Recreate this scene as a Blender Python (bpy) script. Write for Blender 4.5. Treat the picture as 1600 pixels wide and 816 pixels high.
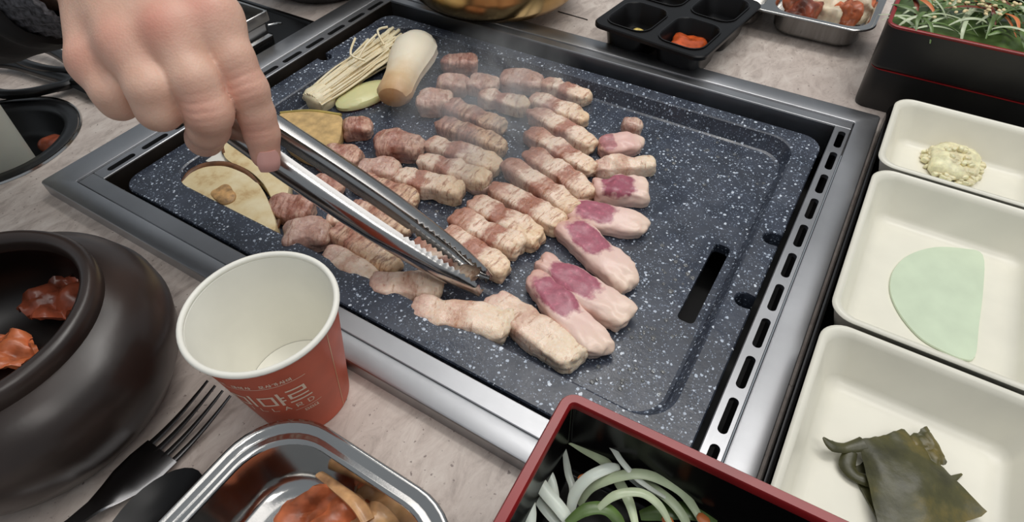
import bpy, bmesh, math, random
import numpy as np
from mathutils import Vector, Matrix, noise

for o in list(bpy.data.objects): bpy.data.objects.remove(o)
S = bpy.context.scene
COL = S.collection
RND = random.Random(7)

# ------------------------------------------------------------------ camera
CAM_H, FPX = 0.300, 930.0
PITCH, YAW, ROLL = 0.8387713, 0.5708556, -0.0294533
def cam_axes():
    cp, sp = math.cos(PITCH), math.sin(PITCH)
    f = Vector((0, cp, -sp)); u = Vector((0, sp, cp)); r = Vector((1, 0, 0))
    c, s = math.cos(ROLL), math.sin(ROLL)
    r2 = c*r + s*u; u2 = -s*r + c*u
    Z = Matrix.Rotation(YAW, 3, 'Z')
    return Z @ r2, Z @ u2, Z @ f
CR, CU, CF = cam_axes()
CPOS = Vector((0, 0, CAM_H))
cd = bpy.data.cameras.new('camera'); cam = bpy.data.objects.new('camera', cd); COL.objects.link(cam)
cd.sensor_width = 36; cd.lens = FPX/1600*36; cd.clip_start = 0.01
M = Matrix((CR, CU, -CF)).transposed().to_4x4(); M.translation = CPOS
cam.matrix_world = M
S.camera = cam

def P(px, py, z):
    """the point at height z (metres above the table) that the photograph shows at a pixel"""
    d = CR*((px-800)/FPX) + CU*(-(py-408)/FPX) + CF
    return CPOS + d*((z-CAM_H)/d.z)
def D(px, py, t):
    """the point at distance t along the view axis"""
    return CPOS + (CR*((px-800)/FPX) + CU*(-(py-408)/FPX) + CF)*t

# ------------------------------------------------------------------ light
W = bpy.data.worlds.new('room_light'); S.world = W; W.use_nodes = True
W.node_tree.nodes['Background'].inputs[0].default_value = (0.86, 0.93, 1.0, 1)
W.node_tree.nodes['Background'].inputs[1].default_value = 0.22
def area(name, loc, size, sy, power, col=(1, .97, .93), aim=(0, 0, -1)):
    l = bpy.data.lights.new(name, 'AREA'); l.shape = 'RECTANGLE'; l.size = size; l.size_y = sy
    l.energy = power; l.color = col
    o = bpy.data.objects.new(name, l); COL.objects.link(o); o.location = loc
    o.rotation_euler = Vector(aim).to_track_quat('-Z', 'Y').to_euler()
    return o
area('ceiling_panel', (0.25, 0.75, 1.85), 2.2, 1.5, 10.5)
area('ceiling_lamp', (0.10, 0.85, 1.80), 1.3, .22, 6.5)
area('ceiling_lamp', (-0.95, 1.35, 1.80), 1.2, .22, 3.5)
area('ceiling_lamp', (0.70, -0.30, 1.80), 1.2, .30, 4.5)
S.view_settings.view_transform = 'Standard'; S.view_settings.look = 'None'
S.view_settings.gamma = 1; S.view_settings.exposure = 0.52
S.view_settings.use_curve_mapping = False

# ------------------------------------------------------------------ materials
def lin(c):
    return tuple((v/255/12.92 if v/255 <= .04045 else ((v/255+.055)/1.055)**2.4) for v in c)
def col(c): return (*lin(c), 1)
class NT:
    def __init__(s, name):
        s.m = bpy.data.materials.new(name); s.m.use_nodes = True; s.t = s.m.node_tree
        s.b = s.t.nodes['Principled BSDF']
    def n(s, typ, **kw):
        x = s.t.nodes.new(typ)
        for k, v in kw.items():
            if k.startswith('_'): setattr(x, k[1:], v)
            else: x.inputs[k.replace('__', ' ')].default_value = v
        return x
    def l(s, a, b): s.t.links.new(a, b)
    def coord(s, kind='Object', scale=None):
        c = s.n('ShaderNodeTexCoord').outputs[kind]
        if scale is not None:
            mp = s.n('ShaderNodeMapping'); mp.inputs['Scale'].default_value = scale; s.l(c, mp.inputs[0]); c = mp.outputs[0]
        return c
    def noise(s, vec, scale, detail=3, rough=.5, dist=0):
        x = s.n('ShaderNodeTexNoise', Scale=scale, Detail=detail, Roughness=rough, Distortion=dist); s.l(vec, x.inputs['Vector'])
        return x.outputs['Fac']
    def ramp(s, fac, stops, interp='LINEAR'):
        r = s.n('ShaderNodeValToRGB'); e = r.color_ramp.elements; r.color_ramp.interpolation = interp
        while len(e) < len(stops): e.new(.5)
        for i, (p, c) in enumerate(stops):
            e[i].position = p; e[i].color = c if len(c) == 4 else col(c)
        s.l(fac, r.inputs[0]); return r.outputs['Color']
    def math(s, op, a, b=None, c=None):
        x = s.n('ShaderNodeMath', _operation=op)
        for i, v in enumerate((a, b, c)):
            if v is None: continue
            if isinstance(v, (int, float)): x.inputs[i].default_value = v
            else: s.l(v, x.inputs[i])
        return x.outputs[0]
    def mix(s, fac, a, b, mode='MIX'):
        x = s.n('ShaderNodeMix', _data_type='RGBA', _blend_type=mode)
        for sock, v in ((x.inputs[0], fac), (x.inputs[6], a), (x.inputs[7], b)):
            if isinstance(v, (int, float)): sock.default_value = v
            elif isinstance(v, tuple): sock.default_value = v if len(v) == 4 else col(v)
            else: s.l(v, sock)
        return x.outputs[2]
    def bump(s, h, strength=.3, dist=.001):
        b = s.n('ShaderNodeBump', Strength=strength, Distance=dist); s.l(h, b.inputs['Height']); s.l(b.outputs[0], s.b.inputs['Normal'])
    def set(s, **kw):
        for k, v in kw.items():
            k = k.replace('__', ' ')
            if isinstance(v, (int, float, tuple)): s.b.inputs[k].default_value = v
            else: s.l(v, s.b.inputs[k])
        return s
def plain(name, c, rough=.5, metal=0, var=.12, scale=40, bump=0, bscale=300, **kw):
    t = NT(name); co = t.coord()
    f = t.noise(co, scale, 3)
    a = tuple(max(0, v*(1-var)) for v in c); b = tuple(min(255, v*(1+var*.6)) for v in c)
    t.set(Base__Color=t.ramp(f, [(.3, a), (.7, b)]), Roughness=rough, Metallic=metal, **kw)
    if bump: t.bump(t.noise(co, bscale, 3), bump, .0006)
    return t.m
MT = {}
def build_materials():
    # table: mottled beige-grey stone laminate
    t = NT('stone_laminate'); co = t.coord()
    big = t.noise(co, 9, 5, .6); fine = t.noise(t.coord('Object', (1, .45, 1)), 95, 6, .7, .6); pit = t.noise(co, 330, 2)
    c = t.ramp(fine, [(.33, (164, 152, 144)), (.5, (200, 188, 179)), (.68, (220, 211, 202))])
    c = t.mix(t.math('MULTIPLY', t.ramp(big, [(.35, (0, 0, 0)), (.65, (255, 255, 255))]), .5), c, (190, 174, 165))
    c = t.mix(t.ramp(pit, [(.27, (255, 255, 255)), (.33, (0, 0, 0))]), c, (138, 124, 118))
    t.set(Base__Color=c, Roughness=.42); t.bump(fine, .12, .0006); MT['table'] = t.m
    # stainless: brushed
    def steel(name, c, r0, r1, streak, met=1.0):
        t = NT(name); co = t.coord('Object', streak)
        f = t.noise(co, 60, 4, .6); g = t.noise(t.coord(), 14, 4)
        t.set(Base__Color=t.ramp(g, [(.3, tuple(v*.88 for v in c)), (.7, c)]), Metallic=met,
              Roughness=t.math('MULTIPLY_ADD', f, r1-r0, r0)); t.bump(f, .06, .0003); return t.m
    MT['steel_x'] = steel('brushed_steel_along', (176, 177, 180), .28, .5, (2, 60, 60))
    MT['steel_y'] = steel('brushed_steel_across', (176, 177, 180), .28, .5, (60, 2, 60))
    MT['steel'] = steel('polished_steel', (205, 203, 200), .09, .2, (20, 20, 20))
    MT['chrome'] = steel('tongs_steel', (196, 194, 192), .12, .24, (30, 30, 30))
    MT['darksteel'] = steel('dark_mirror_steel', (140, 139, 140), .22, .26, (20, 20, 20))
    MT['gold'] = steel('gold_plated_metal', (196, 164, 112), .16, .3, (20, 20, 20))
    # granite-coated pan
    t = NT('speckled_pan_coating'); co = t.coord()
    base = t.ramp(t.noise(co, 60, 4), [(.3, (46, 51, 62)), (.7, (64, 70, 83))])
    for sc, th, rad, cc in ((430, .66, .34, (176, 187, 202)), (900, .55, .40, (120, 131, 148)), (330, .86, .26, (206, 214, 224))):
        wv = t.n('ShaderNodeTexNoise', Scale=sc*1.4, Detail=1); t.l(co, wv.inputs['Vector'])
        ad = t.n('ShaderNodeVectorMath', _operation='MULTIPLY_ADD'); t.l(wv.outputs['Color'], ad.inputs[0])
        ad.inputs[1].default_value = (.6/sc,)*3; t.l(co, ad.inputs[2])
        v = t.n('ShaderNodeTexVoronoi', Scale=sc, Randomness=1); t.l(ad.outputs[0], v.inputs['Vector'])
        sep = t.n('ShaderNodeSeparateColor'); t.l(v.outputs['Color'], sep.inputs[0])
        m = t.math('MULTIPLY', t.math('GREATER_THAN', sep.outputs[0], th), t.math('LESS_THAN', v.outputs['Distance'], t.math('MULTIPLY', sep.outputs[1], rad+.12)))
        base = t.mix(m, base, cc)
    grease = t.noise(co, 28, 5, .65)
    t.set(Base__Color=base, Roughness=t.ramp(grease, [(.4, (.42, .42, .42, 1)), (.62, (.2, .2, .2, 1))]), Specular__IOR__Level=.55)
    t.bump(t.noise(co, 420, 3), .25, .0005); MT['pan'] = t.m
    MT['black_cavity'] = plain('near_black_metal', (16, 15, 15), .6)  # even near-black for the burner housing and the table joint
    MT['brown_cavity'] = plain('grease_stained_steel', (46, 39, 33), .5, .4, .3)
    MT['black_plastic'] = plain('black_plastic', (17, 17, 18), .3, 0, .2)
    MT['lacquer'] = plain('black_lacquer', (12, 11, 11), .2, 0, .2, Specular__IOR__Level=.22)
    MT['lacquer_out'] = plain('satin_black_lacquer', (30, 29, 28), .42, 0, .2)
    MT['red_rim'] = plain('red_lacquer', (140, 30, 32), .3, 0, .12, 30)
    MT['melamine'] = plain('ivory_melamine', (229, 226, 212), .3, 0, .02)
    MT['melamine_black'] = plain('black_melamine', (17, 16, 17), .32, 0, .2, Specular__IOR__Level=.28)
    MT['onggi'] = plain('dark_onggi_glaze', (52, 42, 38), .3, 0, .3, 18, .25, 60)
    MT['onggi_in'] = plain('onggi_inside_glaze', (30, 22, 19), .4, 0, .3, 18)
    MT['paper_white'] = plain('white_cup_paper', (240, 238, 228), .55, 0, .02)
    MT['paper_red'] = plain('terracotta_cup_print', (206, 96, 68), .5, 0, .05, 60)
    MT['print'] = plain('cream_print', (244, 220, 198), .5, 0, .05)
    MT['gilt'] = plain('pale_gold_print', (224, 196, 140), .35, 0, .05)
    MT['white_plastic'] = plain('milky_plastic', (206, 203, 190), .4, 0, .04, 20, Subsurface__Weight=.1)
    MT['knit'] = plain('grey_knit', (74, 74, 78), .9, 0, .6, 420, .8, 500)
    MT['jacket'] = plain('black_jacket_cloth', (14, 14, 15), .8, 0, .3)
    MT['nail'] = plain('fingernail', (226, 172, 162), .3, 0, .06)
    MT['kimchi'] = plain('kimchi', (190, 104, 66), .32, 0, .35, 70, .5, 160, Subsurface__Weight=.08)
    MT['kimchi_dark'] = plain('aged_kimchi', (142, 72, 50), .3, 0, .45, 60, .5, 160)
    MT['kimchi_pale'] = plain('kimchi_stem', (222, 158, 112), .26, 0, .4, 70, .4, 160, Subsurface__Weight=.1)
    MT['sprout'] = plain('pale_namul', (226, 208, 180), .35, 0, .18, 90, .4, 200, Subsurface__Weight=.1)
    MT['garlic'] = plain('minced_garlic', (240, 226, 184), .4, 0, .12, 220, .4, 500, Subsurface__Weight=.15)
    MT['radish'] = plain('pale_green_radish', (203, 217, 192), .3, 0, .03, 60)
    MT['sauce'] = plain('red_bean_sauce', (190, 82, 36), .25, 0, .25, 120, .3, 300)
    MT['mustard'] = plain('yellow_paste', (222, 196, 110), .4, 0, .2, 200, .4, 400)
    MT['scal_white'] = plain('scallion_white', (218, 221, 206), .28, 0, .08, 60, Subsurface__Weight=.15)
    MT['scal_pale'] = plain('scallion_pale_green', (198, 208, 170), .28, 0, .14, 60, Subsurface__Weight=.1)
    MT['scal_green'] = plain('scallion_green', (96, 122, 64), .32, 0, .3, 60)
    MT['carrot'] = plain('carrot', (206, 116, 62), .35, 0, .15, 60)
    MT['chilli'] = plain('chilli_seasoning', (120, 50, 24), .3, 0, .3, 90)
    MT['sesame'] = plain('sesame', (236, 216, 168), .45, 0, .1)
    t = NT('kelp'); co = t.coord()
    t.set(Base__Color=t.ramp(t.noise(co, 45, 5, .6), [(.3, (46, 46, 26)), (.55, (76, 74, 42)), (.75, (120, 104, 48))]), Roughness=.38)
    t.bump(t.noise(co, 160, 4), .4, .0008); MT['kelp'] = t.m
    # vegetables on the grill
    t = NT('enoki_stems'); co = t.coord('Generated')
    t.set(Base__Color=t.ramp(t.noise(t.coord(), 60, 3), [(.3, (234, 214, 172)), (.7, (248, 236, 206))]), Roughness=.45, Subsurface__Weight=.1); MT['enoki'] = t.m
    t = NT('king_oyster_flesh'); co = t.coord('Generated'); sx = t.n('ShaderNodeSeparateXYZ'); t.l(co, sx.inputs[0])
    w = t.math('ADD', sx.outputs[0], t.math('MULTIPLY', t.math('SUBTRACT', t.noise(t.coord(), 70, 4), .5), .35))
    t.set(Base__Color=t.ramp(w, [(.0, (188, 146, 100)), (.22, (216, 186, 144)), (.5, (236, 224, 200)), (1, (240, 232, 214))]), Roughness=.42, Subsurface__Weight=.1)
    t.bump(t.noise(t.coord('Object', (1, 6, 6)), 60, 3), .15, .0006); MT['oyster'] = t.m
    MT['onion'] = plain('cooked_onion', (222, 214, 160), .22, 0, .06, 40, Subsurface__Weight=.2)
    MT['tan_slab'] = plain('juicy_tan_vegetable', (206, 172, 116), .2, 0, .14, 120, .5, 420)
    MT['tan_rind'] = plain('olive_rind', (176, 156, 84), .35, 0, .15)
    t = NT('mushroom_cut_face'); co = t.coord()
    t.set(Base__Color=t.ramp(t.noise(co, 55, 5, .6), [(.28, (190, 150, 96)), (.45, (226, 204, 156)), (.7, (240, 226, 188))]), Roughness=.42); t.bump(t.noise(t.coord('Object', (9, 1, 1)), 90, 2), .2, .0005); MT['mush'] = t.m
    MT['mush_rim'] = plain('mushroom_brown_skin', (112, 72, 42), .45, 0, .3, 90)
    MT['mush_stem'] = plain('mushroom_stem_scar', (192, 150, 98), .5, 0, .3, 160, .6, 300)
    # meats -------------------------------------------------------------
    def meat(name, stops, warp, sear, searcol, bump=.42, rough=.29):
        t = NT(name); g = t.coord('Generated'); co = t.coord(); oi = t.n('ShaderNodeObjectInfo')
        off = t.n('ShaderNodeVectorMath', _operation='ADD'); t.l(co, off.inputs[0])
        cmb = t.n('ShaderNodeCombineXYZ'); t.l(t.math('MULTIPLY', oi.outputs['Random'], 3.0), cmb.inputs[0]); t.l(oi.outputs['Random'], cmb.inputs[1]); t.l(cmb.outputs[0], off.inputs[1])
        v = off.outputs[0]; sx = t.n('ShaderNodeSeparateXYZ'); t.l(g, sx.inputs[0])
        x = t.math('ADD', sx.outputs[0], t.math('MULTIPLY', t.math('SUBTRACT', t.noise(v, 75, 5, .65), .5), warp*1.35))
        x = t.math('ADD', x, t.math('MULTIPLY', t.math('SUBTRACT', oi.outputs['Random'], .5), .30))
        c = t.ramp(x, stops)
        st = t.n('ShaderNodeMapping'); st.inputs['Scale'].default_value = (3.0, .7, .7); t.l(v, st.inputs[0])
        s = t.ramp(t.noise(st.outputs[0], 120, 5, .7), [(.58-sear*.18, (0, 0, 0)), (.67-sear*.12, (255, 255, 255))])
        c = t.mix(t.math('MULTIPLY', s, .7), c, searcol, 'MIX')
        w = t.ramp(t.noise(st.outputs[0], 62, 4, .6), [(.56, (0, 0, 0)), (.68, (255, 255, 255))])
        c = t.mix(t.math('MULTIPLY', w, .5), c, (232, 206, 188), 'MIX')
        fib = t.noise(v, 420, 3, .6)
        c = t.mix(.25, c, t.ramp(fib, [(.3, (120, 80, 66)), (.7, (250, 236, 220))]), 'OVERLAY')
        t.set(Base__Color=c, Roughness=t.ramp(t.noise(v, 90, 3), [(.35, (rough-.12,)*3+(1,)), (.65, (rough+.16,)*3+(1,))]), Subsurface__Weight=.14, Subsurface__Scale=.004)
        t.bump(t.math('ADD', fib, t.math('MULTIPLY', t.noise(v, 150, 4, .6), 2.0)), bump, .0009)
        return t.m
    FAT, FAT2, LEAN, LEAN2, BR = (242, 218, 200), (234, 206, 174), (178, 130, 114), (208, 168, 150), (152, 94, 60)
    MT['belly'] = meat('seared_pork_belly', [(0, LEAN), (.16, LEAN2), (.24, FAT), (.36, FAT), (.44, LEAN), (.56, LEAN), (.64, FAT), (1, FAT2)], .3, .35, BR)
    MT['belly_pale'] = meat('pale_cooked_pork_belly', [(0, (206, 172, 158)), (.2, (220, 190, 176)), (.3, FAT), (.5, (204, 168, 148)), (.6, FAT), (1, (240, 220, 196))], .3, .1, (158, 110, 78))
    MT['belly_brown'] = meat('browned_pork_belly', [(0, (168, 120, 104)), (.25, (196, 154, 138)), (.35, (224, 194, 170)), (.5, (172, 120, 102)), (.68, (212, 178, 152)), (1, FAT2)], .35, .6, (112, 62, 44))
    MT['lump'] = meat('greyish_cooked_pork', [(0, (176, 142, 132)), (.35, (210, 182, 170)), (.6, (186, 150, 138)), (1, (220, 194, 178))], .9, .3, (146, 96, 74))
    MT['lump_brown'] = meat('browned_lean_pork', [(0, (158, 112, 100)), (.4, (198, 160, 146)), (.65, (162, 112, 98)), (1, (212, 178, 160))], .9, .5, (130, 76, 56))
    # raw belly: white fat with a mauve lean eye (patch placed in the slice's own coordinates)
    def raw(name, cx, cy, rx, ry, fat=(236, 204, 192), lean=(178, 104, 120), tail=(238, 212, 192)):
        t = NT(name); g = t.coord('Generated'); co = t.coord(); sx = t.n('ShaderNodeSeparateXYZ'); t.l(g, sx.inputs[0])
        nz = t.math('MULTIPLY', t.math('SUBTRACT', t.noise(co, 90, 5, .6), .5), 1.0)
        dx = t.math('DIVIDE', t.math('SUBTRACT', sx.outputs[0], cx), rx); dy = t.math('DIVIDE', t.math('SUBTRACT', sx.outputs[1], cy), ry)
        d = t.math('ADD', t.math('POWER', t.math('ADD', t.math('POWER', t.math('ABSOLUTE', dx), 3.0), t.math('POWER', t.math('ABSOLUTE', dy), 3.0)), .3333), nz)
        d = t.math('ADD', d, t.math('MULTIPLY', t.math('LESS_THAN', sx.outputs[2], .55), .6))
        fatc = t.ramp(sx.outputs[0], [(0, (214, 168, 154)), (.3, fat), (.7, fat), (1, tail)])
        leanc = t.ramp(t.noise(co, 260, 4, .7), [(.3, tuple(v*.86 for v in lean)), (.6, lean), (.75, tuple(min(255, v*1.22) for v in lean))])
        c = t.mix(t.ramp(d, [(.80, (255, 255, 255)), (1.08, (0, 0, 0))]), fatc, leanc)
        t.set(Base__Color=c, Roughness=.3, Subsurface__Weight=.08, Subsurface__Scale=.005)
        t.bump(t.noise(co, 240, 4), .35, .0007); return t.m
    MT['raw_a'] = raw('raw_pork_belly_long_eye', .34, .52, .27, .42)
    MT['raw_b'] = raw('raw_pork_belly_round_eye', .42, .50, .26, .42)
    MT['raw_c'] = raw('raw_pork_belly_wide_eye', .46, .45, .30, .44, lean=(170, 96, 112))
    MT['raw_d'] = raw('half_cooked_pink_pork', .2, .5, .16, .5, (228, 188, 178), (186, 128, 130))
    # skin
    t = NT('skin'); co = t.coord(); at = t.n('ShaderNodeAttribute', _attribute_name='redness')
    c = t.ramp(t.noise(co, 60, 4), [(.3, (214, 168, 146)), (.7, (230, 190, 168))])
    c = t.mix(at.outputs['Fac'], c, (214, 132, 116))
    fine = t.n('ShaderNodeTexVoronoi', Scale=800); t.l(co, fine.inputs['Vector'])
    t.set(Base__Color=c, Roughness=.5, Subsurface__Weight=.15, Subsurface__Scale=.006)
    t.bump(t.math('ADD', fine.outputs['Distance'], t.noise(co, 260, 4)), .2, .0005); MT['skin'] = t.m
    # steam
    t = NT('steam'); t.t.nodes.remove(t.b)
    co = t.coord(); g = t.coord('Generated')
    vs = t.n('ShaderNodeVolumeScatter'); vs.inputs['Color'].default_value = (.95, .95, .95, 1)
    ln = t.n('ShaderNodeVectorMath', _operation='LENGTH'); sb = t.n('ShaderNodeVectorMath', _operation='SUBTRACT'); t.l(g, sb.inputs[0]); sb.inputs[1].default_value = (.5, .5, .5); t.l(sb.outputs[0], ln.inputs[0])
    fall = t.math('SUBTRACT', 1.0, t.math('MULTIPLY', ln.outputs['Value'], 2.0))
    nz = t.ramp(t.noise(co, 34, 4, .6, .8), [(.42, (0, 0, 0, 1)), (.72, (1, 1, 1, 1))])
    t.l(t.math('MULTIPLY', t.math('MULTIPLY', t.math('MAXIMUM', fall, 0), nz), 36.0), vs.inputs['Density'])
    t.l(vs.outputs[0], t.t.nodes['Material Output'].inputs['Volume']); MT['steam'] = t.m
build_materials()

# ------------------------------------------------------------------ geometry helpers
def mesh_obj(name, v, f, m, parent=None, smooth=True, angle=40, loc=None, rot=None):
    me = bpy.data.meshes.new(name)
    if loc is None and parent is None:            # put the origin at the base centre
        a = np.array([tuple(p) for p in v]); c = (a.min(0)+a.max(0))/2; c[2] = a[:, 2].min(); v = a-c; loc = tuple(c)
    elif parent is not None and loc is None:
        pl = parent.matrix_basis.inverted(); v = [pl @ Vector(p) for p in v]
    me.from_pydata([tuple(float(k) for k in p) for p in v], [], [tuple(int(i) for i in q) for q in f])
    me.validate(); me.update()
    bm = bmesh.new(); bm.from_mesh(me); bmesh.ops.recalc_face_normals(bm, faces=bm.faces); bm.to_mesh(me); bm.free()
    if smooth:
        me.polygons.foreach_set('use_smooth', [True]*len(me.polygons)); me.set_sharp_from_angle(angle=math.radians(angle))
    me.materials.append(MT[m] if isinstance(m, str) else m)
    o = bpy.data.objects.new(name, me); COL.objects.link(o)
    if parent is not None: o.parent = parent
    if loc is not None: o.location = loc
    if rot is not None: o.rotation_euler = rot
    return o
def tag(o, label, cat, group=None, kind=None):
    if label: o['label'] = label
    if cat: o['category'] = cat
    if group: o['group'] = group
    if kind: o['kind'] = kind
    return o
def thing(name, label, cat, loc=(0, 0, 0), group=None, rz=0):
    o = bpy.data.objects.new(name, None); COL.objects.link(o); o.empty_display_size = .02
    o.location = loc; o.rotation_euler = (0, 0, rz); return tag(o, label, cat, group)
def rr(x0, x1, y0, y1, r, z, n=8):
    r = min(r, (x1-x0)/2-1e-5, (y1-y0)/2-1e-5); pts = []
    for cx, cy, a0 in ((x1-r, y1-r, 0), (x0+r, y1-r, 90), (x0+r, y0+r, 180), (x1-r, y0+r, 270)):
        for i in range(n+1):
            a = math.radians(a0+90*i/n); pts.append((cx+r*math.cos(a), cy+r*math.sin(a), z))
    return pts
def loft(rings, cap0=False, cap1=False, closed=True):
    v = []; f = []; n = len(rings[0])
    for r in rings: v += list(r)
    for k in range(len(rings)-1):
        for i in range(n if closed else n-1):
            j = (i+1) % n; f.append((k*n+i, k*n+j, (k+1)*n+j, (k+1)*n+i))
    if cap0: f.append(tuple(reversed(range(n))))
    if cap1: f.append(tuple(range((len(rings)-1)*n, len(rings)*n)))
    return v, f
def join(*vfs):
    V = []; F = []
    for v, f in vfs:
        b = len(V); V += list(v); F += [tuple(i+b for i in q) for q in f]
    return V, F
def circ(c, r, z, n=48): return [(c[0]+r*math.cos(2*math.pi*i/n), c[1]+r*math.sin(2*math.pi*i/n), z) for i in range(n)]
def lathe(c, prof, n=64, cap0=False, cap1=False):
    return loft([circ(c, r, z, n) for r, z in prof], cap0, cap1)
def box(x0, x1, y0, y1, z0, z1, b=.001):
    return loft([rr(x0+b, x1-b, y0+b, y1-b, b, z0, 2), rr(x0, x1, y0, y1, b*1.5, z0+b, 2), rr(x0, x1, y0, y1, b*1.5, z1-b, 2), rr(x0+b, x1-b, y0+b, y1-b, b, z1, 2)], True, True)
def fill2d(loops, z):
    """flat face set bounded by the first loop with the other loops as holes"""
    bm = bmesh.new(); es = []
    for lp in loops:
        vs = [bm.verts.new((p[0], p[1], z)) for p in lp]
        es += [bm.edges.new((vs[i], vs[(i+1) % len(vs)])) for i in range(len(vs))]
    bmesh.ops.triangle_fill(bm, use_beauty=True, use_dissolve=False, edges=es)
    bm.verts.index_update()
    v = [tuple(q.co) for q in bm.verts]; f = [tuple(q.index for q in fc.verts) for fc in bm.faces]; bm.free()
    return v, f
def frames(pts):
    pts = [Vector(p) for p in pts]; T = []
    for i in range(len(pts)):
        T.append((pts[min(i+1, len(pts)-1)]-pts[max(i-1, 0)]).normalized())
    n = T[0].orthogonal().normalized(); N = []
    for t in T:
        n = (n-t*n.dot(t)); n = n.normalized() if n.length > 1e-6 else t.orthogonal().normalized(); N.append(n)
    return pts, T, N
def smooth_path(pts, k=6, closed=False):
    pts = [Vector(p) for p in pts]; n = len(pts); out = []
    for i in range(n if closed else n-1):
        g = (lambda j: pts[j % n]) if closed else (lambda j: pts[min(max(j, 0), n-1)])
        p0, p1, p2, p3 = g(i-1), g(i), g(i+1), g(i+2)
        for q in range(k):
            t = q/k; out.append(.5*((2*p1)+(p2-p0)*t+(2*p0-5*p1+4*p2-p3)*t*t+(3*p1-p0-3*p2+p3)*t**3))
    if not closed: out.append(pts[-1])
    return out
def tube(pts, rad, n=10, sq=1.0, up=None, closed=False):
    pts, T, N = frames(pts); rings = []
    for i, p in enumerate(pts):
        r = rad[i] if isinstance(rad, (list, tuple)) else rad
        nn = N[i]
        if up is not None:
            nn = (Vector(up)-T[i]*Vector(up).dot(T[i])).normalized()
        b = T[i].cross(nn)
        rings.append([tuple(p+nn*(r*sq*math.sin(2*math.pi*k/n))+b*(r*math.cos(2*math.pi*k/n))) for k in range(n)])
    if closed: rings.append(rings[0]); return loft(rings)
    return loft(rings, True, True)
def rad_interp(rs, n):
    return [float(np.interp(i/(n-1)*(len(rs)-1), range(len(rs)), rs)) for i in range(n)]
def sheet(grid, th):
    """a thin sheet with thickness from a grid of points"""
    R, C = len(grid), len(grid[0]); G = np.array([[tuple(p) for p in r] for r in grid])
    du = np.gradient(G, axis=0); dv = np.gradient(G, axis=1); N = np.cross(du, dv); N /= (np.linalg.norm(N, axis=2, keepdims=True)+1e-12)
    A = (G+N*th/2).reshape(-1, 3); B = (G-N*th/2).reshape(-1, 3); v = np.concatenate([A, B]); f = []; K = R*C
    for i in range(R-1):
        for j in range(C-1):
            a = i*C+j; f += [(a, a+1, a+C+1, a+C), (K+a, K+a+C, K+a+C+1, K+a+1)]
    edge = [i*C for i in range(R)], [i*C+C-1 for i in range(R)], list(range(C)), [(R-1)*C+j for j in range(C)]
    for e in edge:
        for a, b in zip(e, e[1:]): f.append((a, b, K+b, K+a))
    return [tuple(p) for p in v], f
def cube_sphere(n, p):
    idx = {}; V = []; F = []
    def vid(a):
        k = tuple(round(c, 5) for c in a)
        if k not in idx:
            idx[k] = len(V); q = np.array(a); V.append(q/np.sum(np.abs(q)**p)**(1/p))
        return idx[k]
    s = [2*i/n-1 for i in range(n+1)]
    for ax in range(3):
        for sg in (-1, 1):
            for i in range(n):
                for j in range(n):
                    q = []
                    for a, b in ((s[i], s[j]), (s[i+1], s[j]), (s[i+1], s[j+1]), (s[i], s[j+1])):
                        c = [0, 0, 0]; c[ax] = sg; c[(ax+1) % 3] = a; c[(ax+2) % 3] = b; q.append(vid(c))
                    F.append(tuple(q))
    return np.array(V), F
def fnoise(p, s, o=0): return noise.noise(Vector((p[0]*s+o, p[1]*s+o*.7, p[2]*s-o)))
def blob(L, Wd, H, seed, p=4, n=16, amp=.12, necks=(), bend=0, taper=0, fine=.03):
    V, F = cube_sphere(n, p); out = []
    for q in V:
        x, y, z = q
        wf = 1+taper*x; hf = 1
        for nx, nd, nw in necks:
            g = math.exp(-((x-nx)/nw)**2)*nd; wf -= g; hf -= g*.6
        s = Vector((x*L, y*Wd, z*H))/2
        if L > .045 and p >= 4:
            rg = .07*noise.noise(Vector((x*L*90, seed*1.7, y*.6)))+.03*noise.noise(Vector((x*L*260, seed*.7, y*1.2))); wf += rg; hf += rg*1.5
        k = 1+amp*fnoise(s, 70, seed)*1.6+fine*fnoise(s, 230, seed+3)*1.6
        yy = y*wf*Wd/2*k+bend*(x*x-.4)*L
        zz = z*hf*H/2*(1+(k-1)*1.1)+.0015*fnoise(s, 90, seed+9)
        xx = x*L/2*(1+(k-1)*.6)+.25*Wd*fnoise((0, y*.02, z*.02), 40, seed)*.3
        if z < -.55: zz = -H/2*hf*max(.9, -z)
        out.append((xx, yy, zz))
    a = np.array(out); a[:, 2] -= a[:, 2].min()
    return a, F

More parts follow.
